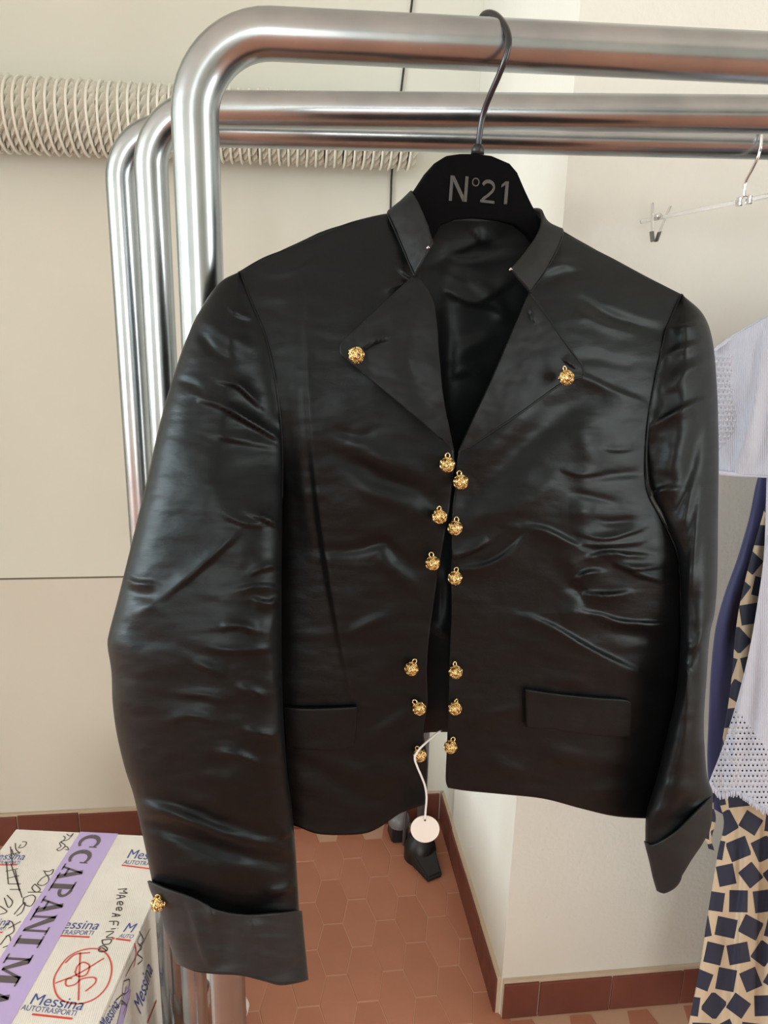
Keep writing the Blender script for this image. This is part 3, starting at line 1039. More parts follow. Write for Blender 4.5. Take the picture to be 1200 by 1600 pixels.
# gold filigree ball buttons
def button_meshes(r=0.0066):
    bm = bmesh.new()
    bmesh.ops.create_icosphere(bm, subdivisions=3, radius=r * 0.86)
    core = bm.verts[:]
    V = [tuple(v.co) for v in bm.verts]; F = [tuple(v.index for v in f.verts) for f in bm.faces]
    bm.free()
    parts = [(V, F)]
    # coiled wire circlets over the ball
    rnd = random.Random(3)
    dirs = []
    for k in range(14):
        z = 1 - 2 * (k + 0.5) / 14; a = k * 2.39996
        dirs.append(np.array([sqrt(1 - z * z) * cos(a), sqrt(1 - z * z) * sin(a), z]))
    for dv in dirs:
        u = np.cross(dv, [0.3, 0.5, 0.8]); u /= np.linalg.norm(u); w = np.cross(dv, u)
        for rr in (0.42, 0.18):
            pth = [r * 0.95 * (dv * sqrt(1 - rr * rr) + rr * (cos(q) * u + sin(q) * w)) for q in np.linspace(0, 2 * pi, 15)]
            parts.append(tube_verts(pth, r * 0.075, 5, False))
    V, F = join_parts(parts)
    ball = bpy.data.meshes.new('button'); ball.from_pydata(V, [], F); ball.materials.append(MGOLD)
    ball.polygons.foreach_set('use_smooth', [True] * len(F)); ball.update()
    pth = [(r * 0.30 * cos(q), 0, r * 1.18 + r * 0.34 * sin(q)) for q in np.linspace(0, 2 * pi, 17)]
    V, F = tube_verts(pth, r * 0.09, 6, False)
    loop = bpy.data.meshes.new('loop'); loop.from_pydata(V, [], F); loop.materials.append(MGOLD)
    loop.polygons.foreach_set('use_smooth', [True] * len(F)); loop.update()
    return ball, loop


BALL, LOOP = button_meshes()
BTN = [(557, 555, 0, 1.5), (885, 590, -10, .6), (699, 726, 2, .2), (687, 807, -12, .4), (676, 880, -8, .9), (643, 1045, 20, .7), (655, 1107, -35, .5), (656, 1180, -20, .4),
       (720, 753, -12, .4), (711, 825, 10, .3), (711, 903, 6, .5), (712, 1050, 2, .8), (711, 1107, 6, .5), (704, 1167, 18, .4)]
for bx, by, rot, _ in BTN:
    d = float(d_body(np.array(bx + 0.), np.array(by + 0.)) + folds(np.array([bx + 0.]), np.array([by + 0.]), FOLDS_BODY)[0]) + 0.0090
    if by < 600: d += 0.009
    p = J(np.array(float(bx)), np.array(float(by)), d)
    o = bpy.data.objects.new('button', BALL); link(o); place(o, jacket)
    o.location = Vector(p); o.rotation_euler = (random.uniform(-0.3, 0.1), radians(rot), radians(8 + random.uniform(-25, 25)))
    l = bpy.data.objects.new('loop', LOOP); link(l); l.parent = o
    if by == 555: l.rotation_euler = (radians(-70), 0, 0)
p = J(np.array(247.0), np.array(1412.0), 0.073)
o = bpy.data.objects.new('button', BALL); link(o); place(o, jacket); o.location = Vector(p)
l = bpy.data.objects.new('loop', LOOP); link(l); l.parent = o

# ================================================================ HANGER
hang = thing('clothes_hanger', 'black flocked hanger with a wide head holding the jacket', 'hanger', tuple(map(float, J(np.array(746.), np.array(240.), 0.0))))
HO = [(648, 300), (667, 271), (683, 253), (699, 243), (720, 240), (746, 240), (769, 243), (797, 255), (809, 269), (821, 297), (832, 320), (846, 345), (880, 390), (960, 440), (1020, 474),
      (1024, 488), (1010, 490), (950, 462), (880, 424), (842, 388), (826, 366), (806, 351), (780, 345), (740, 341), (712, 343), (690, 352), (678, 372), (655, 390), (600, 404), (500, 440), (430, 470), (415, 464), (416, 452), (480, 422), (580, 378), (630, 342)]


def extrude_outline(name, f, pts, d0, d1, mat, parent, bev=0.0012, n=None):
    P = np.array(pts, float)
    if n: P = np.vstack([catmull(np.vstack([P, P[:1]]), n)[:-1]])
    bm = bmesh.new()
    A = [bm.verts.new(p) for p in f(P[:, 0], P[:, 1], d1)]
    fa = bm.faces.new(A)
    r = bmesh.ops.extrude_face_region(bm, geom=[fa])
    ev = [v for v in r['geom'] if isinstance(v, bmesh.types.BMVert)]
    off = f.n * (d0 - d1)
    for v in ev: v.co += Vector(off)
    o = bm_obj(name, bm, mat, parent)
    if bev:
        b = o.modifiers.new('edge', 'BEVEL'); b.width = bev; b.segments = 3; b.limit_method = 'ANGLE'; b.angle_limit = radians(50)
    return o


extrude_outline('body', J, HO, -0.007, 0.004, MVELVET, hang, 0.002)
# collar of the hook
hk = [(746, 241, -0.001), (746.5, 232, -0.001), (747, 226, -0.001)]
hk = np.array(hk); pth = J(hk[:, 0], hk[:, 1], hk[:, 2])
tube('hook_socket', pth, [0.0058, 0.0056, 0.0040], MBLACKP, hang, 16)
HK = np.array([(746, 236, -.001), (748, 222, -.001), (751, 198, 0.0), (757, 172, .004), (767, 146, .013), (779, 119, .022), (789, 93, .029), (795, 66, .030), (790, 42, .020), (777, 25, .003),
               (763, 20, -.013), (753, 26, -.025), (749, 44, -.031)], float)
hk = catmull(HK, 70)
tube('hook', J(hk[:, 0], hk[:, 1], hk[:, 2]), 0.0026, MDARKWIRE, hang, 12)


# lettering
def text_mesh(s, font_shear=0.0, spacing=1.0):
    cu = bpy.data.curves.new('text', 'FONT'); cu.body = s; cu.size = 1.0; cu.shear = font_shear; cu.space_character = spacing
    cu.resolution_u = 4
    ob = bpy.data.objects.new('text', cu); col.objects.link(ob)
    dg = bpy.context.evaluated_depsgraph_get()
    me = bpy.data.meshes.new_from_object(ob.evaluated_get(dg))
    V = np.array([v.co for v in me.vertices]); F = [tuple(p.vertices) for p in me.polygons]
    bpy.data.objects.remove(ob); bpy.data.curves.remove(cu); bpy.data.meshes.remove(me)
    return V, F


def text_quad(name, s, f, p00, p10, p01, mat, parent, bold=0.0, shear=0.0, flip=False):
    """lettering mapped on a surface: p00 lower-left, p10 lower-right, p01 upper-left of its box, in drawing coordinates of f"""
    V, F = text_mesh(s, shear)
    lo = V.min(0); hi = V.max(0)
    u = (V[:, 0] - lo[0]) / (hi[0] - lo[0]); v = (V[:, 1] - lo[1]) / (hi[1] - lo[1])
    p00, p10, p01 = (np.asarray(p, float) for p in (p00, p10, p01))
    Q = p00 + u[:, None] * (p10 - p00) + v[:, None] * (p01 - p00)
    o = mesh_obj(name, f(Q), F, mat, parent, False)
    return o




def poly_part(name, f, polys, p00, p10, p01, mat, parent):
    """flat shapes drawn in a unit box, laid on a surface"""
    p00, p10, p01 = (np.asarray(p, float) for p in (p00, p10, p01))
    V = []; F = []
    for P in polys:
        P = np.asarray(P, float); b = len(V)
        V += list(p00 + P[:, :1] * (p10 - p00) + P[:, 1:2] * (p01 - p00))
        F.append(tuple(range(b, b + len(P))))
    bm = bmesh.new()
    W = f(np.array(V))
    vs = [bm.verts.new(w) for w in W]
    for q in F: bm.faces.new([vs[i] for i in q])
    bmesh.ops.triangulate(bm, faces=bm.faces[:])
    me = bpy.data.meshes.new(name); bm.to_mesh(me); bm.free(); me.materials.append(mat)
    o = bpy.data.objects.new(name, me); col.objects.link(o)
    if parent is not None: place(o, parent)
    return o


def band(pts, w0, w1=None):
    """a stroke as quads in the unit box"""
    P = np.asarray(pts, float); out = []
    w1 = w0 if w1 is None else w1
    T = np.gradient(P, axis=0); T /= np.linalg.norm(T, axis=1)[:, None]
    Nn = np.stack([-T[:, 1], T[:, 0]], 1)
    ww = np.linspace(w0, w1, len(P))[:, None] / 2
    A = P + Nn * ww; B = P - Nn * ww
    return [[A[i], A[i + 1], B[i + 1], B[i]] for i in range(len(P) - 1)]


def arc(cx, cy, rx, ry, a0, a1, n=14):
    q = np.radians(np.linspace(a0, a1, n))
    return np.stack([cx + rx * np.cos(q), cy + ry * np.sin(q)], 1)


fh = lambda Q: J(Q[:, 0], Q[:, 1], 0.0045)
w = 0.15
GN = [[(0, 0), (.17, 0), (.17, 1), (0, 1)], [(.83, 0), (1, 0), (1, 1), (.83, 1)], [(0, 1), (.22, 1), (1, 0), (.78, 0)]]
GO = band(arc(.5, .5, .42, .42, 0, 360, 25), .13)
G2 = band(np.vstack([arc(.5, .70, .40, .24, 165, -20, 14), [(.80, .52), (.5, .32), (.2, .16), (.10, .06)]]), .17, .14) + [[(0, 0), (1, 0), (1, .12), (0, .12)]]
G1 = [[(.55, 0), (1, 0), (1, 1), (.68, 1), (.55, .9)], [(0, .72), (.6, .86), (.75, 1), (.55, 1), (0, .84)]]
for s_, a, b, c in ((GN, (701, 313.5), (729, 315.5), (704, 274)), (GO, (737, 291), (749, 292), (738, 277)), (G2, (750, 316), (772, 318.5), (753, 280)), (G1, (781, 318.5), (792, 319), (784, 283))):
    o = poly_part('lettering', fh, s_, a, b, c, MPRINT, hang)
    solidify(o, 0.0004, 1.0)

# ================================================================ HANG TAG
tg = J(np.array(664.), np.array(1295.), 0.064)
tagroot = thing('hang_tag', 'round white card tag dangling on a string below the jacket hem', 'tag', tuple(map(float, tg)))
TF = frame(4.0, tg)
a = np.linspace(0, 2 * pi, 49)[:-1]
outer = np.stack([664 + 22.5 * np.cos(a), 1295 + 21 * np.sin(a)], 1)
hole = np.stack([664 + 1.9 * np.cos(a), 1281 + 1.9 * np.sin(a)], 1)
V = np.vstack([TF(outer[:, 0], outer[:, 1], 0.0), TF(hole[:, 0], hole[:, 1], 0.0)])
F = [(i, (i + 1) % 48, 48 + (i + 1) % 48, 48 + i) for i in range(48)]
o = mesh_obj('card', V, F, MPAPER, tagroot, False); solidify(o, 0.0006)
st = np.array([(690, 1141, .035), (682, 1146, .05), (666, 1160, .066), (654, 1172, .070), (648, 1184, .072), (652, 1198, .072), (658, 1212, .070), (664, 1228, .068), (666.5, 1246, .067), (665, 1266, .066), (664, 1280, .0655)])
st = catmull(st, 60)
tube('string', J(st[:, 0], st[:, 1], st[:, 2]), 0.0010, MSTRING, tagroot, 8)

# ================================================================ CARDBOARD BOX
BZ = 0.40


def pz(px, py): return on_plane(px, py, (0, 0, 1), (0, 0, BZ))


_bl, _br, _fr = pz(np.array(25.), np.array(1295.)), pz(np.array(284.), np.array(1308.)), pz(np.array(152.), np.array(1598.))
E1 = _br - _bl; E1 /= np.linalg.norm(E1); E1[2] = 0
E2 = np.array([E1[1], -E1[0], 0.0])          # from the back edge towards the viewer
BW = float((_br - _bl) @ E1); BD = 0.56
BO = _bl.copy()
box = thing('cardboard_box', 'white printed cardboard box closed with purple tape standing by the far wall', 'box',
            tuple(map(float, BO + E1 * BW / 2 + E2 * BD / 2 - [0, 0, BZ])))


def card():
    m = Mat('white_cardboard', lin((224, 220, 212)), 0.62)
    v = m.coords('Object', (1, 1, 1))
    wv = m.node('ShaderNodeTexWave'); wv.inputs['Scale'].default_value = 95; wv.inputs['Distortion'].default_value = 0.4
    m.link(v, wv.inputs['Vector'])
    m.base(m.ramp(m.noise(v, 12, 4), [(0.3, lin((226, 222, 213))), (0.7, lin((217, 212, 203)))]))
    m.bump(wv.outputs['Fac'], 0.12, 0.001, m.bump(m.noise(v, 18, 4), 0.35, 0.004))
    return m.m


MCARD = card()
MKRAFT = Mat('kraft_board', lin((176, 146, 112)), 0.8).m
MTAPE = Mat('purple_tape', lin((186, 168, 214)), 0.3).m
MTAPEINK = Mat('tape_ink', lin((92, 84, 88)), 0.45).m
MBLUE = Mat('blue_print', lin((62, 80, 146)), 0.6).m
MRED = Mat('red_print', lin((208, 70, 58)), 0.6).m
MPEN = Mat('marker_ink', lin((70, 62, 62)), 0.5).m
MREDPEN = Mat('red_marker', lin((204, 82, 68)), 0.55).m


def bw(u, v, z): return BO + E1 * u + E2 * v + np.array([0, 0, z - BZ])


def prism(name, quads, mat, parent, bev=0.0):
    """box from 8 corner points"""
    V = [tuple(q) for q in quads]
    F = [(0, 1, 2, 3), (7, 6, 5, 4), (0, 4, 5, 1), (1, 5, 6, 2), (2, 6, 7, 3), (3, 7, 4, 0)]
    bm = bmesh.new(); vs = [bm.verts.new(v) for v in V]
    for f in F: bm.faces.new([vs[i] for i in f])
    if bev: bmesh.ops.bevel(bm, geom=bm.edges[:], offset=bev, segments=2, affect='EDGES')
    return bm_obj(name, bm, mat, parent)


def slab(name, u0, u1, v0, v1, z0, z1, mat, parent, bev=0.0):
    return prism(name, [bw(u0, v0, z0), bw(u1, v0, z0), bw(u1, v1, z0), bw(u0, v1, z0), bw(u0, v0, z1), bw(u1, v0, z1), bw(u1, v1, z1), bw(u0, v1, z1)], mat, parent, bev)


def buv(px, py):
    p = pz(np.asarray(px, float), np.asarray(py, float)) - BO
    return p @ E1, p @ E2


slab('carton_body', 0, BW, 0, BD, 0.001, BZ - 0.005, MCARD, box, 0.002)
tu0, tv0 = buv([130, 87, 0], [1299, 1364, 1485]); tu1, tv1 = buv([182, 152, 87, 13], [1304, 1366, 1481, 1598])
SEAM = float(np.mean(tu1)) - 0.012
slab('kraft_liner', SEAM - 0.012, SEAM + 0.012, 0.004, BD - 0.004, BZ - 0.006, BZ - 0.0042, MKRAFT, box)
slab('top_flap', 0.0005, SEAM - 0.001, 0.0005, BD - 0.0005, BZ - 0.0045, BZ, MCARD, box, 0.0012)
prism('top_flap', [bw(SEAM + .001, .0005, BZ - .0045), bw(BW - .0005, .0005, BZ - .0045), bw(BW - .0005, BD - .0005, BZ - .0045), bw(SEAM + 0.012, BD - .0005, BZ - .0045),
                   bw(SEAM + .001, .0005, BZ), bw(BW - .0005, .0005, BZ), bw(BW - .0005, BD - .0005, BZ), bw(SEAM + .012, BD - .0005, BZ)], MCARD, box, 0.0012)
TU0, TU1 = float(np.mean(tu0)), float(np.mean(tu1))
tape = slab('packing_tape', TU0, TU1, -0.0006, BD + 0.0006, BZ, BZ + 0.0005, MTAPE, box)
o = slab('packing_tape', TU0, TU1, -0.0008, 0, BZ - 0.09, BZ + 0.0005, MTAPE, box)
o = slab('packing_tape', TU0, TU1, BD, BD + 0.0008, BZ - 0.09, BZ + 0.0005, MTAPE, box)


def ftop(dz):
    return lambda Q: np.array([bw(q[0], q[1], BZ + dz) for q in Q])


# serif capitals in a unit box
SER = 0.07


def serif(x0, x1, y): return [(x0, y), (x1, y), (x1, y + SER), (x0, y + SER)]


GLY = {
    'I': [[(.33, 0), (.67, 0), (.67, 1), (.33, 1)], serif(.12, .88, 0), serif(.12, .88, 1 - SER)],
    'P': [[(.15, 0), (.42, 0), (.42, 1), (.15, 1)], serif(0, .58, 0), serif(0, .5, 1 - SER)] + band(arc(.45, .72, .36, .235, 90, -90, 14), .14, .14),
    'A': band([(.20, .0), (.52, 1)], .10) + band([(.46, 1), (.80, 0)], .24) + [[(.28, .26), (.72, .26), (.72, .35), (.28, .35)], serif(0, .38, 0), serif(.55, 1.05, 0)],
    'N': [[(.14, 0), (.24, 0), (.24, 1), (.14, 1)], [(.78, 0), (.88, 0), (.88, 1), (.78, 1)], [(.05, 1), (.36, 1), (.88, 0), (.72, 0)], serif(0, .38, 0), serif(.64, 1, 1 - SER)],
    'M': [[(.12, 0), (.20, 0), (.20, 1), (.12, 1)], [(.70, 0), (.92, 0), (.92, 1), (.70, 1)], [(.08, 1), (.30, 1), (.56, .12), (.44, .12)], [(.72, 1), (.80, 1), (.54, .12), (.46, .12)],
          serif(0, .32, 0), serif(.60, 1.02, 0), serif(.0, .26, 1 - SER), serif(.74, 1.02, 1 - SER)],
    'C': band(arc(.56, .5, .40, .42, 50, 180, 12), .10, .26) + band(arc(.56, .5, .40, .42, 180, 310, 12), .26, .10) + [[(.80, .62), (.88, .62), (.88, .98), (.82, .98)]],
}
cu_, cv_ = buv([150.6, 135, 122, 106, 87, 69, 52, 32, 6], [1316, 1340, 1364, 1392, 1416, 1444, 1472, 1516, 1560])
ux0, ux1 = TU0 + 0.010, TU0 + 0.010 + (TU1 - TU0) * 0.55
vs_c = list(cv_)
for ch, vc in zip('CCAPANIMA', vs_c):
    wdt = {'I': 0.034, 'M': 0.062, 'N': 0.05}.get(ch, 0.046)
    v0, v1 = max(vc - wdt / 2, 0.001), vc + wdt / 2
    poly_part('lettering', ftop(0.0009), GLY[ch], (ux0, v0), (ux0, v1), (ux1, v0), MTAPEINK, box)


def text_on(name, s, f, p00, p10, p01, mat, parent, shear=0.0):
    return text_quad(name, s, f, p00, p10, p01, mat, parent, shear=shear)


def tpx(Q, dz=0.0004):
    """points drawn in the photograph's frame laid on the box top"""
    P = pz(Q[:, 0], Q[:, 1]); P[:, 2] += dz
    return P


def ribbon(name, f, pts, w, mat, parent, n=None, smooth=True):
    P = catmull(pts, n or max(8, 5 * len(pts))) if smooth and len(pts) > 2 else np.asarray(pts, float)
    W = f(P)
    T = np.gradient(W, axis=0); T /= np.linalg.norm(T, axis=1)[:, None] + 1e-12
    nr = f.nrm
    S = np.cross(T, nr); S /= np.linalg.norm(S, axis=1)[:, None] + 1e-12
    V = np.concatenate([W - S * w / 2, W + S * w / 2]); k = len(W)
    F = [(i, i + 1, k + i + 1, k + i) for i in range(k - 1)]
    return V, F


tpx.nrm = np.array([0, 0, 1.0])


def strokes(name, f, lst, w, mat, parent):
    V, F = join_parts([ribbon(name, f, p, w, mat, parent) for p in lst])
    return mesh_obj(name, V, F, mat, parent, False)


def crop(lst): return [[(x / 4.615, 1260 + y / 4.615) for x, y in st] for st in lst]


# courier's printed name on the top
def logo(p0, p1, hgt, sub0, sub1, subh, red, full=True, word='Messina', sub='AUTOTRASPORTI'):
    text_on('printed_name', word, tpx, p0, p1, (p0[0] + hgt[0], p0[1] + hgt[1]), MBLUE, box, 0.25)
    text_on('printed_name', sub, tpx, sub0, sub1, (sub0[0] + subh[0], sub0[1] + subh[1]), MBLUE, box, 0.15)
    strokes('printed_line', tpx, [red], 0.0035, MRED, box)


logo((46, 1569), (128, 1579), (5, -17), (32, 1578), (118, 1588), (3, -8.5), [(50, 1585), (113, 1592)])
logo((80, 1450), (152, 1453), (5, -14), (66, 1459), (145, 1461.5), (2.5, -7), [(80, 1461.5), (140, 1464.5)])
logo((198, 1341), (262, 1346), (4, -14), (192, 1350), (262, 1355), (2, -6.5), [(190, 1352), (262, 1361)])
logo((-18, 1343), (37, 1344), (4, -11), (-22, 1350), (30, 1351), (2, -5.5), [(-10, 1351.5), (27, 1351.5)])
logo((-40, 1449), (14, 1446), (4, -12), (-40, 1456), (8, 1454), (2, -5.5), [(-30, 1457), (4, 1457)])
logo((192, 1456), (209, 1457.5), (6, -14), (185, 1465), (207, 1466.5), (3, -6), [(181, 1467), (204, 1470)], word='M', sub='AUTO')
strokes('printed_line', tpx, [[(175, 1467.5), (179, 1466)]], 0.004, MRED, box)
strokes('handwriting', tpx, crop([
    [(455, 215), (470, 225), (460, 245), (430, 265), (440, 290), (410, 310), (430, 320), (470, 285), (440, 255), (490, 240), (530, 195), (505, 215), (480, 200)],
    [(455, 300), (480, 290), (495, 315), (470, 310)],
    [(160, 255), (190, 260), (175, 290), (135, 300), (150, 275)], [(110, 265), (115, 310), (140, 340), (100, 350), (85, 310)], [(75, 290), (90, 420)], [(60, 350), (150, 330)],
    [(45, 400), (60, 560)], [(80, 420), (160, 660)], [(110, 460), (140, 610)], [(40, 470), (130, 450)], [(50, 520), (140, 500)], [(60, 560), (150, 560)], [(70, 600), (150, 600)],
    [(50, 640), (90, 690), (60, 730), (30, 660)],
    [(310, 465), (350, 470), (385, 455), (370, 490), (335, 495), (320, 470)], [(300, 520), (340, 500), (350, 540), (310, 570), (270, 560), (300, 520)],
    [(250, 560), (290, 600), (260, 620), (230, 590), (250, 560)], [(200, 620), (310, 620)], [(170, 660), (230, 640), (255, 665), (220, 720), (170, 700), (170, 660)],
    [(100, 780), (180, 690), (160, 760), (120, 790)], [(60, 880), (150, 830)], [(20, 880), (80, 830), (100, 900), (40, 940)], [(0, 1000), (60, 930), (75, 990), (20, 1020)], [(0, 720), (50, 760), (0, 780)],
]), 0.0020, MPEN, box)
# the name written down the right flap: M A e e A F i N D O
strokes('handwriting', tpx, crop([
    [(850, 600), (915, 595), (890, 612), (920, 628), (860, 625)],
    [(838, 668), (905, 650), (840, 640)], [(865, 645), (868, 664)],
    [(862, 690), (868, 712), (885, 705), (878, 688), (850, 690), (846, 712)],
    [(855, 730), (860, 752), (878, 745), (870, 728), (842, 732), (840, 752)],
    [(806, 795), (868, 788), (808, 772)], [(832, 778), (836, 794)],
    [(786, 830), (850, 832), (848, 862)], [(820, 832), (818, 858)],
    [(800, 885), (835, 882)], [(848, 880), (852, 880)],
    [(762, 905), (820, 905), (765, 945), (815, 945)],
    [(735, 965), (800, 960), (790, 990), (745, 995), (735, 965)],
    [(710, 1020), (745, 1005), (775, 1030), (745, 1050), (710, 1040), (735, 1020), (770, 1045)],
]), 0.0022, MPEN, box)
strokes('red_scrawl', tpx, crop([
    [(440, 1145), (390, 1240), (400, 1340), (450, 1400), (560, 1425), (680, 1390), (770, 1300), (805, 1180), (780, 1080), (710, 1030), (600, 1035), (500, 1080), (440, 1145)],
    [(578, 1055), (572, 1200), (565, 1400)], [(470, 1130), (540, 1070), (650, 1055)],
    [(545, 1190), (560, 1150), (600, 1125), (645, 1150), (620, 1215), (560, 1225), (540, 1190)], [(400, 1275), (560, 1210), (750, 1095)],
    [(520, 1240), (478, 1250), (480, 1295), (540, 1285), (590, 1245), (680, 1235), (685, 1275), (615, 1335)],
]), 0.0026, MREDPEN, box)


def fside(Q):
    n_ = E1; p0 = bw(BW, 0, BZ)
    return on_plane(Q[:, 0], Q[:, 1], n_, p0) + E1 * 0.0012


fside.nrm = E1
strokes('handwriting', fside, crop([
    [(1080, 880), (1000, 1040), (920, 1190), (900, 1230)], [(1010, 920), (990, 980), (1020, 1020), (985, 1060), (1025, 1100), (990, 1140)], [(1000, 900), (1030, 960), (1000, 1010)],
    [(890, 1260), (930, 1250), (920, 1330), (880, 1350), (890, 1260)], [(830, 1400), (880, 1360), (850, 1440), (820, 1450)], [(870, 1400), (900, 1420)]]), 0.002, MPEN, box)
strokes('printed_line', fside, crop([[(965, 985), (978, 1040), (970, 1120), (960, 1160)]]), 0.003, MRED, box)
strokes('printed_line', fside, crop([[(1125, 1400), (1060, 1560)]]), 0.006, MRED, box)
text_on('printed_name', 'Messina', fside, crop([[(1010, 1500)]])[0][0], crop([[(1100, 1180)]])[0][0], crop([[(960, 1420)]])[0][0], MBLUE, box, 0.2)
text_on('printed_name', 'Messina', fside, crop([[(760, 1620)]])[0][0], crop([[(860, 1440)]])[0][0], crop([[(710, 1560)]])[0][0], MBLUE, box, 0.2)
strokes('packing_tape', fside, crop([[(925, 1310), (850, 1620)]]), 0.034, MTAPE, box)
strokes('lettering', fside, crop([[(880, 1500), (930, 1380)], [(890, 1520), (910, 1440), (870, 1420)]]), 0.003, MTAPEINK, box)

# ================================================================ FLOOR STAND (black feet and thin pole behind the jacket)


def pf(x, y, z=0.0): return on_plane(np.array(float(x)), np.array(float(y)), (0, 0, 1), (0, 0, z))


MGREYP = Mat('grey_plastic', lin((112, 112, 114)), 0.35).m
MDKSTEEL = Mat('dark_steel', lin((98, 95, 96)), 0.4, 0.3).m
pole_b = pf(656, 1338)
stand = thing('floor_stand', 'dark floor stand with black wedge feet in the corner behind the jacket', 'stand', tuple(map(float, pole_b)))
c4 = [pf(668, 1381), pf(692, 1371), pf(674, 1328), pf(630, 1340)]
ctr = sum(c4) / 4
hts = [0.012, 0.012, 0.055, 0.055]
prism('foot', [p + [0, 0, 0.001] for p in c4] + [ctr + (p - ctr) * 0.9 + [0, 0, h] for p, h in zip(c4, hts)], MBLACKP, stand, 0.004)
c5 = [pf(612, 1320), pf(636, 1318), pf(640, 1296), pf(604, 1298)]
ctr = sum(c5) / 4
f2 = prism('foot', [p + [0, 0, 0.001] for p in c5] + [ctr + (p - ctr) * 0.85 + [0, 0, 0.05] for p in c5], MBLACKP, stand, 0.006)
V = []
prof = [(0.030, 0.045), (0.032, 0.055), (0.028, 0.072), (0.018, 0.082), (0.006, 0.086)]
for r, z in prof:
    for k in range(20): V.append(ctr + np.array([r * cos(2 * pi * k / 20), r * sin(2 * pi * k / 20), z]))
mesh_obj('foot_cap', V, grid_faces(20, len(prof), True) + [tuple(range(80, 100))], MGREYP, f2)
hb = [(0.045, 0.001), (0.045, 0.03), (0.036, 0.062), (0.016, 0.075), (0.013, 0.10)]
V = []
for r, z in hb:
    for k in range(24): V.append(pole_b + np.array([r * cos(2 * pi * k / 24), r * sin(2 * pi * k / 24), z]))
mesh_obj('hub', V, grid_faces(24, len(hb), True) + [tuple(range(24))[::-1], tuple(range(96, 120))], MBLACKP, stand)
tube('pole', [pole_b + [0, 0, 0.06], pole_b + [0, 0, 0.5], pole_b + [0, 0, 1.05]], 0.0125, MDKSTEEL, stand, 20)
rb = pf(631, 1330)
tube('brace_rod', [rb + [0, 0, 0.02], rb + np.array([0.002, 0.01, 0.12]), (pole_b + rb) / 2 + [0, 0, 0.30], pole_b + [0, 0, 0.42]], 0.005, MDKSTEEL, stand, 12)

# ================================================================ CLIP HANGER on the rear rack
yb3 = float(L3[1] + (0.62 - L3[0]) / D3[0] * D3[1])
K = frame(0.0, (0.6, yb3, 1.6))
clip_h = thing('clip_hanger', 'clear rod clip hanger with a chrome hook on the rearmost bar', 'hanger', tuple(map(float, K(np.array(1163.), np.array(312.), 0.0))))
hk = np.array([(1163, 308, .002), (1163.5, 296, .002), (1166, 282, .004), (1175, 265, .016), (1184, 246, .025), (1189, 226, .0265), (1190, 205, .022), (1189, 192, .004), (1187, 197, -.016), (1185, 210, -.026)])
hk = catmull(hk, 50)
tube('hook', K(hk[:, 0], hk[:, 1], hk[:, 2]), 0.0020, MCHROME, clip_h, 10)
MACRYL = Mat('clear_acrylic', (0.93, 0.94, 0.93, 1), 0.12)
MACRYL.b.inputs['Transmission Weight'].default_value = 0.75
MACRYL.b.inputs['IOR'].default_value = 1.3
rd = np.array([(1002, 346.5, -.185), (1163, 313.5, 0.0)])
RP = K(rd[:, 0], rd[:, 1], rd[:, 2])
RP = np.vstack([RP, 2 * RP[1] - RP[0]])
tube('rod', RP, 0.0030, MACRYL.m, clip_h, 14)
rdir = RP[2] - RP[0]; rdir /= np.linalg.norm(rdir)
for sg in (-1, 1):
    c = RP[1] + rdir * 0.008 * sg
    bm = bmesh.new(); bm_box(bm, c, (0.006, 0.010, 0.012), bevel=0.0015)
    bm_obj('swivel_clamp', bm, MCHROME, clip_h)
MRUB = Mat('rubber_pad', lin((92, 90, 86)), 0.6).m


def clip_at(frac):
    c = RP[0] + (RP[2] - RP[0]) * frac
    # two sprung plates crossing at the rod, pads at the bottom
    side = np.array([rdir[0], rdir[1], 0]); side /= np.linalg.norm(side)
    ca, sa = cos(radians(-24)), sin(radians(-24))
    side = np.array([side[0] * ca - side[1] * sa, side[0] * sa + side[1] * ca, 0])
    out = np.array([side[1], -side[0], 0.0])
    up = np.array([0, 0, 1.0])
    def plate(name, s, parent, z0, z1, o0, o1, w, mat, th):
        a = c + up * z0 + out * o0; b = c + up * z1 + out * o1
        Q = []
        for p in (a, b):
            Q += [p - side * w, p + side * w]
        t = out * th
        return prism(name, [Q[0], Q[1], Q[3], Q[2], Q[0] + t, Q[1] + t, Q[3] + t, Q[2] + t], mat, parent, 0.0004)
    p1 = plate('clip_plate', 1, clip_h, -0.020, 0.022, 0.006, 0.011, 0.0055, MCHROME, 0.0012)
    plate('pad', 1, p1, -0.034, -0.019, 0.003, 0.0065, 0.0075, MRUB, 0.0022)
    p2 = plate('clip_plate', 1, clip_h, -0.020, 0.018, -0.004, -0.016, 0.0055, MCHROME, -0.0012)
    plate('pad', 1, p2, -0.034, -0.019, -0.0002, -0.004, 0.0070, MRUB, -0.0018)
    tube('clip_spring', [c + side * -0.006 + up * 0.003, c + up * 0.003, c + side * 0.006 + up * 0.003], 0.0042, MCHROME, clip_h, 12)


clip_at(0.092)
clip_at(0.908)

# ================================================================ GARMENTS ON THE RIGHT
yb2 = float(L2[1] + (0.62 - L2[0]) / D2[0] * D2[1])
G = frame(0.0, (0.6, 0.925, 1.2))


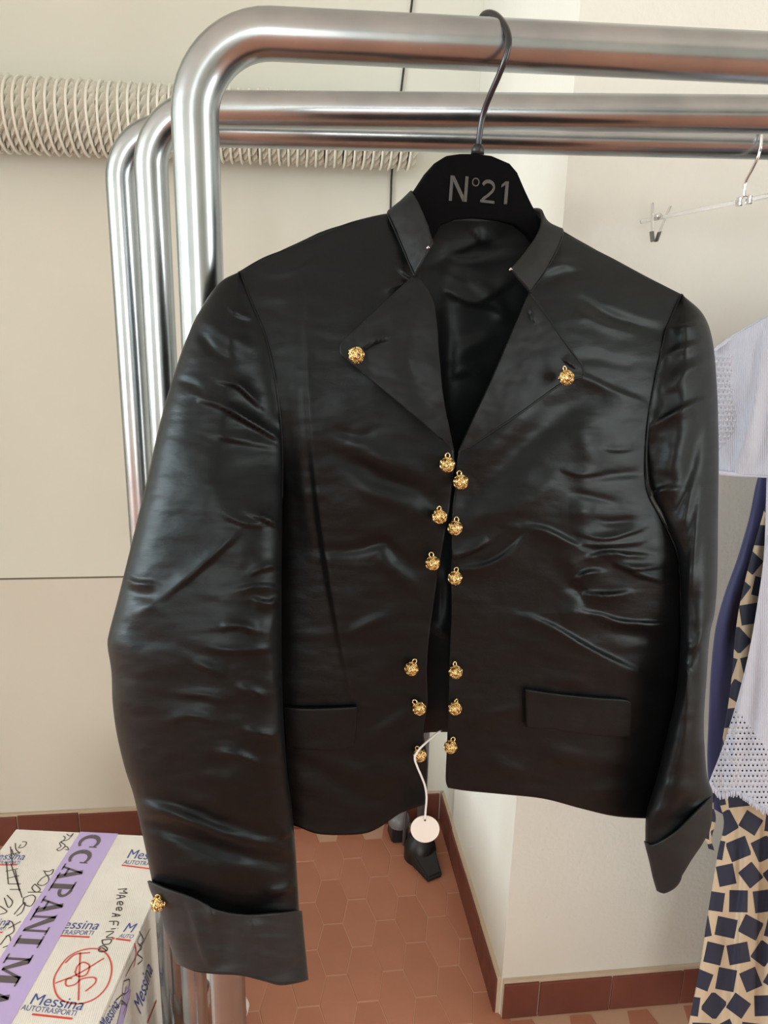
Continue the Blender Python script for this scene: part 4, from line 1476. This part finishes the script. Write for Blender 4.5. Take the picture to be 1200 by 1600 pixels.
def cell_nodes(m, sx, sy, jitter=0.0, stagger=0.5):
    """uv cells: returns (local x, local y, random) sockets"""
    tc = m.node('ShaderNodeTexCoord'); sp = m.node('ShaderNodeSeparateXYZ'); m.link(tc.outputs['UV'], sp.inputs[0])
    u = m.math('MULTIPLY', sp.outputs[0], sx); v = m.math('MULTIPLY', sp.outputs[1], sy)
    row = m.math('FLOOR', v)
    u = m.math('ADD', u, m.math('MULTIPLY', m.math('PINGPONG', row, 1.0), stagger))
    cu = m.math('FLOOR', u)
    fx = m.math('SUBTRACT', m.math('FRACT', u), 0.5); fy = m.math('SUBTRACT', m.math('FRACT', v), 0.5)
    cmb = m.node('ShaderNodeCombineXYZ'); m.link(cu, cmb.inputs[0]); m.link(row, cmb.inputs[1])
    wn = m.node('ShaderNodeTexWhiteNoise'); wn.noise_dimensions = '3D'; m.link(cmb.outputs[0], wn.inputs['Vector'])
    return fx, fy, wn


def print_mat():
    m = Mat('printed_cotton', lin((196, 178, 150)), 0.8)
    fx, fy, wn = cell_nodes(m, 2.6, 2.45)
    ang = m.math('MULTIPLY', wn.outputs['Value'], 6.283)
    cmb = m.node('ShaderNodeCombineXYZ'); m.link(fx, cmb.inputs[0]); m.link(fy, cmb.inputs[1])
    vr = m.node('ShaderNodeVectorRotate', rotation_type='Z_AXIS'); m.link(cmb.outputs[0], vr.inputs['Vector']); m.link(ang, vr.inputs['Angle'])
    sp = m.node('ShaderNodeSeparateXYZ'); m.link(vr.outputs[0], sp.inputs[0])
    ax = m.math('ABSOLUTE', sp.outputs[0]); ay = m.math('MULTIPLY', m.math('ABSOLUTE', sp.outputs[1]), 1.12)
    mx = m.math('MAXIMUM', ax, ay)
    sz = m.math('ADD', m.math('MULTIPLY', wn.outputs['Value'], 0.05), 0.385)
    inside = m.math('LESS_THAN', mx, sz)
    mixn = m.node('ShaderNodeMix', data_type='RGBA')
    m.link(inside, mixn.inputs['Factor'])
    mixn.inputs['A'].default_value = lin((172, 155, 130)); mixn.inputs['B'].default_value = lin((26, 31, 50))
    m.base(mixn.outputs['Result'])
    return m.m


def knit_mat():
    m = Mat('pale_knit', lin((178, 186, 202)), 0.85)
    m.b.inputs['Sheen Weight'].default_value = 0.3
    fx, fy, wn = cell_nodes(m, 15, 12)
    r2 = m.math('ADD', m.math('POWER', m.math('MULTIPLY', fx, 1.0), 2.0), m.math('POWER', m.math('MULTIPLY', fy, 1.25), 2.0))
    hole = m.math('LESS_THAN', r2, 0.05)
    at = m.node('ShaderNodeAttribute'); at.attribute_name = 'open_knit'
    holes = m.math('MULTIPLY', hole, m.math('GREATER_THAN', at.outputs['Fac'], 0.5))
    alpha = m.math('SUBTRACT', 1.0, holes)
    m.link(alpha, m.b.inputs['Alpha'])
    v = m.coords('UV', (1, 1, 1))
    wv = m.node('ShaderNodeTexWave'); wv.inputs['Scale'].default_value = 11; wv.inputs['Distortion'].default_value = 1.5; wv.inputs['Detail'].default_value = 2
    m.link(v, wv.inputs['Vector'])
    relief = m.math('ADD', wv.outputs['Fac'], m.math('MULTIPLY', m.math('MULTIPLY', r2, at.outputs['Fac']), 6.0))
    m.bump(relief, 0.5, 0.002)
    return m.m


MPRINTC = print_mat(); MKNIT = knit_mat()
MNAVY = satin('navy_crepe', lin((44, 46, 82)), 0.55, 0.4, 0.3)


def add_attr(o, name, vals):
    a = o.data.attributes.new(name, 'FLOAT', 'POINT'); a.data.foreach_set('value', np.asarray(vals, float).ravel())


# pale knit: short sleeve and long body
gk = thing('knit_top', 'pale lilac grey openwork knit top with fringed hem at the right edge', 'clothing', tuple(map(float, G(np.array(1260.), np.array(1250.), 0.0))))
KN_F = [('s', 7, 14, [(1195, 520), (1178, 640), (1150, 730)]), ('r', 6, 14, [(1170, 560), (1172, 640), (1165, 730)]), ('r', -6, 12, [(1210, 560), (1195, 650), (1180, 735)])]
sk, (kx, ky, _) = sleeve_tube('sleeve', G, [(1114, 549), (1140, 530), (1170, 512), (1200, 495), (1260, 466), (1330, 442), (1400, 430), (1460, 452), (1520, 434), (1600, 456), (1700, 505), (1790, 560)],
                              [(1119, 738), (1150, 741), (1200, 742), (1330, 748), (1500, 752), (1790, 757)],
                              [(1114, 549), (1117, 640), (1119, 738)], [(1790, 560), (1792, 650), (1790, 757)], 150, 60,
                              lambda t, x, y: 0 * t + 0.02, lambda t: 0.022 + 0.008 * t, lambda t: 0.020 + 0 * t, lambda x, y: wrinkles(x, y, KN_F, 61.0, 1.0), MKNIT, gk, 0.0)


def zone_s(x, y): return ((x < np.interp(y, [550, 600, 650, 672, 705], [1143, 1143, 1151, 1149, 1122])) & (y > 556) & (y < 705)).astype(float)


nx = kx.shape[1]
PXr = np.concatenate([kx, kx[:, ::-1][:, 1:-1]], 1); PYr = np.concatenate([ky, ky[:, ::-1][:, 1:-1]], 1)
add_attr(sk, 'open_knit', zone_s(PXr, PYr))
bx_, by_ = coons([(1198, 735), (1260, 735), (1400, 735), (1700, 745)], [(1108, 1221), (1122, 1238), (1136, 1240), (1150, 1236), (1170, 1247), (1200, 1266), (1290, 1280), (1400, 1275), (1740, 1290)],
                 [(1198, 735), (1194, 860), (1184, 940), (1170, 1020), (1150, 1100), (1128, 1170), (1108, 1221)], [(1700, 745), (1715, 1000), (1740, 1290)], 240, 130)
KB = [('s', 16, 12, [(1196, 860), (1172, 1010), (1152, 1120), (1139, 1235)]), ('r', 8, 16, [(1215, 800), (1200, 1000), (1190, 1200)]), ('r', -8, 14, [(1190, 900), (1175, 1050), (1160, 1200)])]
kb = sheet('body', G, bx_, by_, 0.006 + wrinkles(bx_, by_, KB, 66.0, 1.0) + 0.010 * np.sin(bx_ / 26.0), MKNIT, gk, 0.0)
add_attr(kb, 'open_knit', ((by_ > np.clip(1085 + (bx_ - 1134) * 1.35, 1000, 1182)) & (by_ < 1232 + (bx_ - 1108) * 0.3)).astype(float))
# sleeve hem roll and fringe
e = catmull([(1119, 738), (1150, 741), (1200, 743), (1330, 748), (1500, 752), (1790, 757)], 70)
tube('hem_roll', G(e[:, 0], e[:, 1], 0.034), 0.003, MKNIT, gk, 8)
e = catmull([(1114, 549), (1140, 530), (1170, 512), (1200, 495), (1260, 466), (1330, 442), (1400, 430)], 60)
tube('shoulder_seam', G(e[:, 0], e[:, 1] + 0.6 * np.sin(np.arange(60) * 2.1), 0.03), 0.0022, MKNIT, gk, 8)
fr = []
bot = catmull([(1110, 1222), (1122, 1239), (1136, 1241), (1150, 1237), (1170, 1248), (1200, 1267), (1290, 1281), (1400, 1276), (1740, 1291)], 230)
for i, (x, y) in enumerate(bot):
    d = 0.006 + float(folds(np.array([x]), np.array([y]), KB)[0]) + 0.010 * sin(x / 26.0)
    l = random.uniform(4, 9) if x > 1140 else random.uniform(6, 10)
    p = [G(np.array(x + random.uniform(-1, 1) * q), np.array(y - 3 + (l + 3) * q), d + random.uniform(-.001, .001)) for q in (0, .5, 1)]
    fr.append(tube_verts(p, [0.0013, 0.0013, 0.0008], 5))
V, F = join_parts(fr)
o = mesh_obj('fringe', V, F, MKNIT, gk); o['kind'] = 'stuff'

# printed dress
gp = thing('printed_dress', 'beige dress printed with navy squares hanging behind the pale knit', 'clothing', tuple(map(float, G(np.array(1260.), np.array(1700.), -0.05))))
PL = [(1236, 640), (1215, 720), (1196, 790), (1174, 868), (1161, 920), (1153, 960), (1148, 1000), (1144, 1050), (1138, 1100), (1128, 1160), (1120, 1212), (1122, 1246), (1131, 1285), (1122, 1330), (1112, 1390), (1104, 1440), (1095, 1500), (1086, 1550), (1076, 1600), (1056, 1700)]
PFOLD = [('s', 9, 12, [(1190, 800), (1165, 930), (1150, 1100), (1140, 1220)]), ('s', 14, 13, [(1160, 1255), (1165, 1350), (1158, 1450), (1152, 1560), (1145, 1690)]),
         ('r', 8, 10, [(1180, 1280), (1176, 1400), (1168, 1560), (1160, 1690)]), ('r', -8, 9, [(1195, 1270), (1190, 1420), (1182, 1600)]), ('r', 8, 16, [(1140, 1300), (1125, 1420), (1105, 1600)]),
         ('s', -8, 10, [(1215, 1270), (1210, 1450), (1200, 1690)]), ('r', -7, 12, [(1125, 1220), (1145, 1225), (1180, 1240)])]
sleeve_tube('dress_body', G, [(1236, 640), (1330, 540), (1440, 500), (1560, 540), (1660, 640)], [(1056, 1700), (1150, 1720), (1250, 1725), (1500, 1735), (1800, 1730)], PL, [(1660, 640), (1650, 1000), (1640, 1230), (1720, 1500), (1800, 1730)], 200, 220,
            lambda t, x, y: -0.055 + 0 * t, lambda t: 0.024 + 0 * t, lambda t: 0.022 + 0 * t,
            lambda x, y: folds(x, y, PFOLD) + 0.0022 * fbm(x, y, 26, 120, 71.0, 3) + 0.004 * np.sin(x / 9.0 + 0.004 * y), MPRINTC, gp, 0.0)
# waist ties
tie = np.array([(1124, 1224, -.028), (1114, 1240, -.022), (1109, 1256, -.02), (1113, 1276, -.02), (1112, 1292, -.021), (1108, 1308, -.02), (1112, 1326, -.02)])
tie = catmull(tie, 40)
wv_ = np.interp(np.arange(40), [0, 10, 18, 26, 34, 39], [6, 7, 8, 4.5, 5, 5])
V = np.concatenate([G(tie[:, 0] - wv_, tie[:, 1], tie[:, 2] + 0.003 * np.sin(np.arange(40) * .6)), G(tie[:, 0] + wv_ * 0.8, tie[:, 1] + 3, tie[:, 2])])
uv = np.concatenate([np.stack([tie[:, 0] / 70, tie[:, 1] / 70], 1), np.stack([(tie[:, 0] + 12) / 70, tie[:, 1] / 70], 1)])
o = mesh_obj('tie', V, [(i, i + 1, 41 + i, 40 + i) for i in range(39)], MPRINTC, gp, True, uv); solidify(o, 0.0015)

# navy garment behind
gn = thing('navy_dress', 'plain navy blue dress hanging behind the printed dress', 'clothing', tuple(map(float, G(np.array(1250.), np.array(1300.), -0.12))))
sleeve_tube('dress_body', G, [(1232, 620), (1330, 535), (1440, 500), (1540, 535), (1620, 620)], [(1112, 1262), (1180, 1300), (1250, 1310), (1400, 1305), (1640, 1300)],
            [(1232, 620), (1205, 690), (1184, 745), (1170, 810), (1152, 872), (1133, 925), (1119, 975), (1111, 1040), (1107, 1120), (1105, 1200), (1112, 1262)],
            [(1620, 620), (1630, 900), (1640, 1300)], 110, 120, lambda t, x, y: -0.125 + 0 * t, lambda t: 0.028 + 0 * t, lambda t: 0.026 + 0 * t,
            lambda x, y: folds(x, y, [('r', 5, 10, [(1185, 780), (1155, 900), (1130, 1000), (1122, 1150)]), ('r', -5, 8, [(1190, 830), (1165, 920), (1140, 1010)])]) + 0.002 * fbm(x, y, 30, 120, 81.0, 3), MNAVY, gn, 0.0)

# ribbon loops that hang the three garments on the middle rack's bar
for par, gx, gy, gd in ((gk, 1460, 456, 0.02), (gp, 1440, 506, -0.055), (gn, 1440, 506, -0.125)):
    a_ = G(np.array(float(gx)), np.array(float(gy)), gd)
    tb = (a_[0] - L2[0]) / D2[0]
    bc = L2 + D2 * tb + np.array([0, 0, ZB])
    rr = PR + 0.004
    pts = [a_, (a_ * 0.4 + (bc + N2 * 0.0 - [0, 0, 0.03]) * 0.6)]
    sg = 1.0 if a_[1] > bc[1] else -1.0
    for q in np.radians([200, 160, 120, 90, 60, 20, -20]):
        pts.append(bc - N2 * sg * rr * cos(q) + np.array([0, 0, rr * sin(q)]))
    pts.append(a_ * 0.4 + (bc - [0, 0, 0.03]) * 0.6 + N2 * 0.004)
    tube('hanging_loop', catmull(np.array(pts), 50), 0.0025, MSTRING, par, 8)
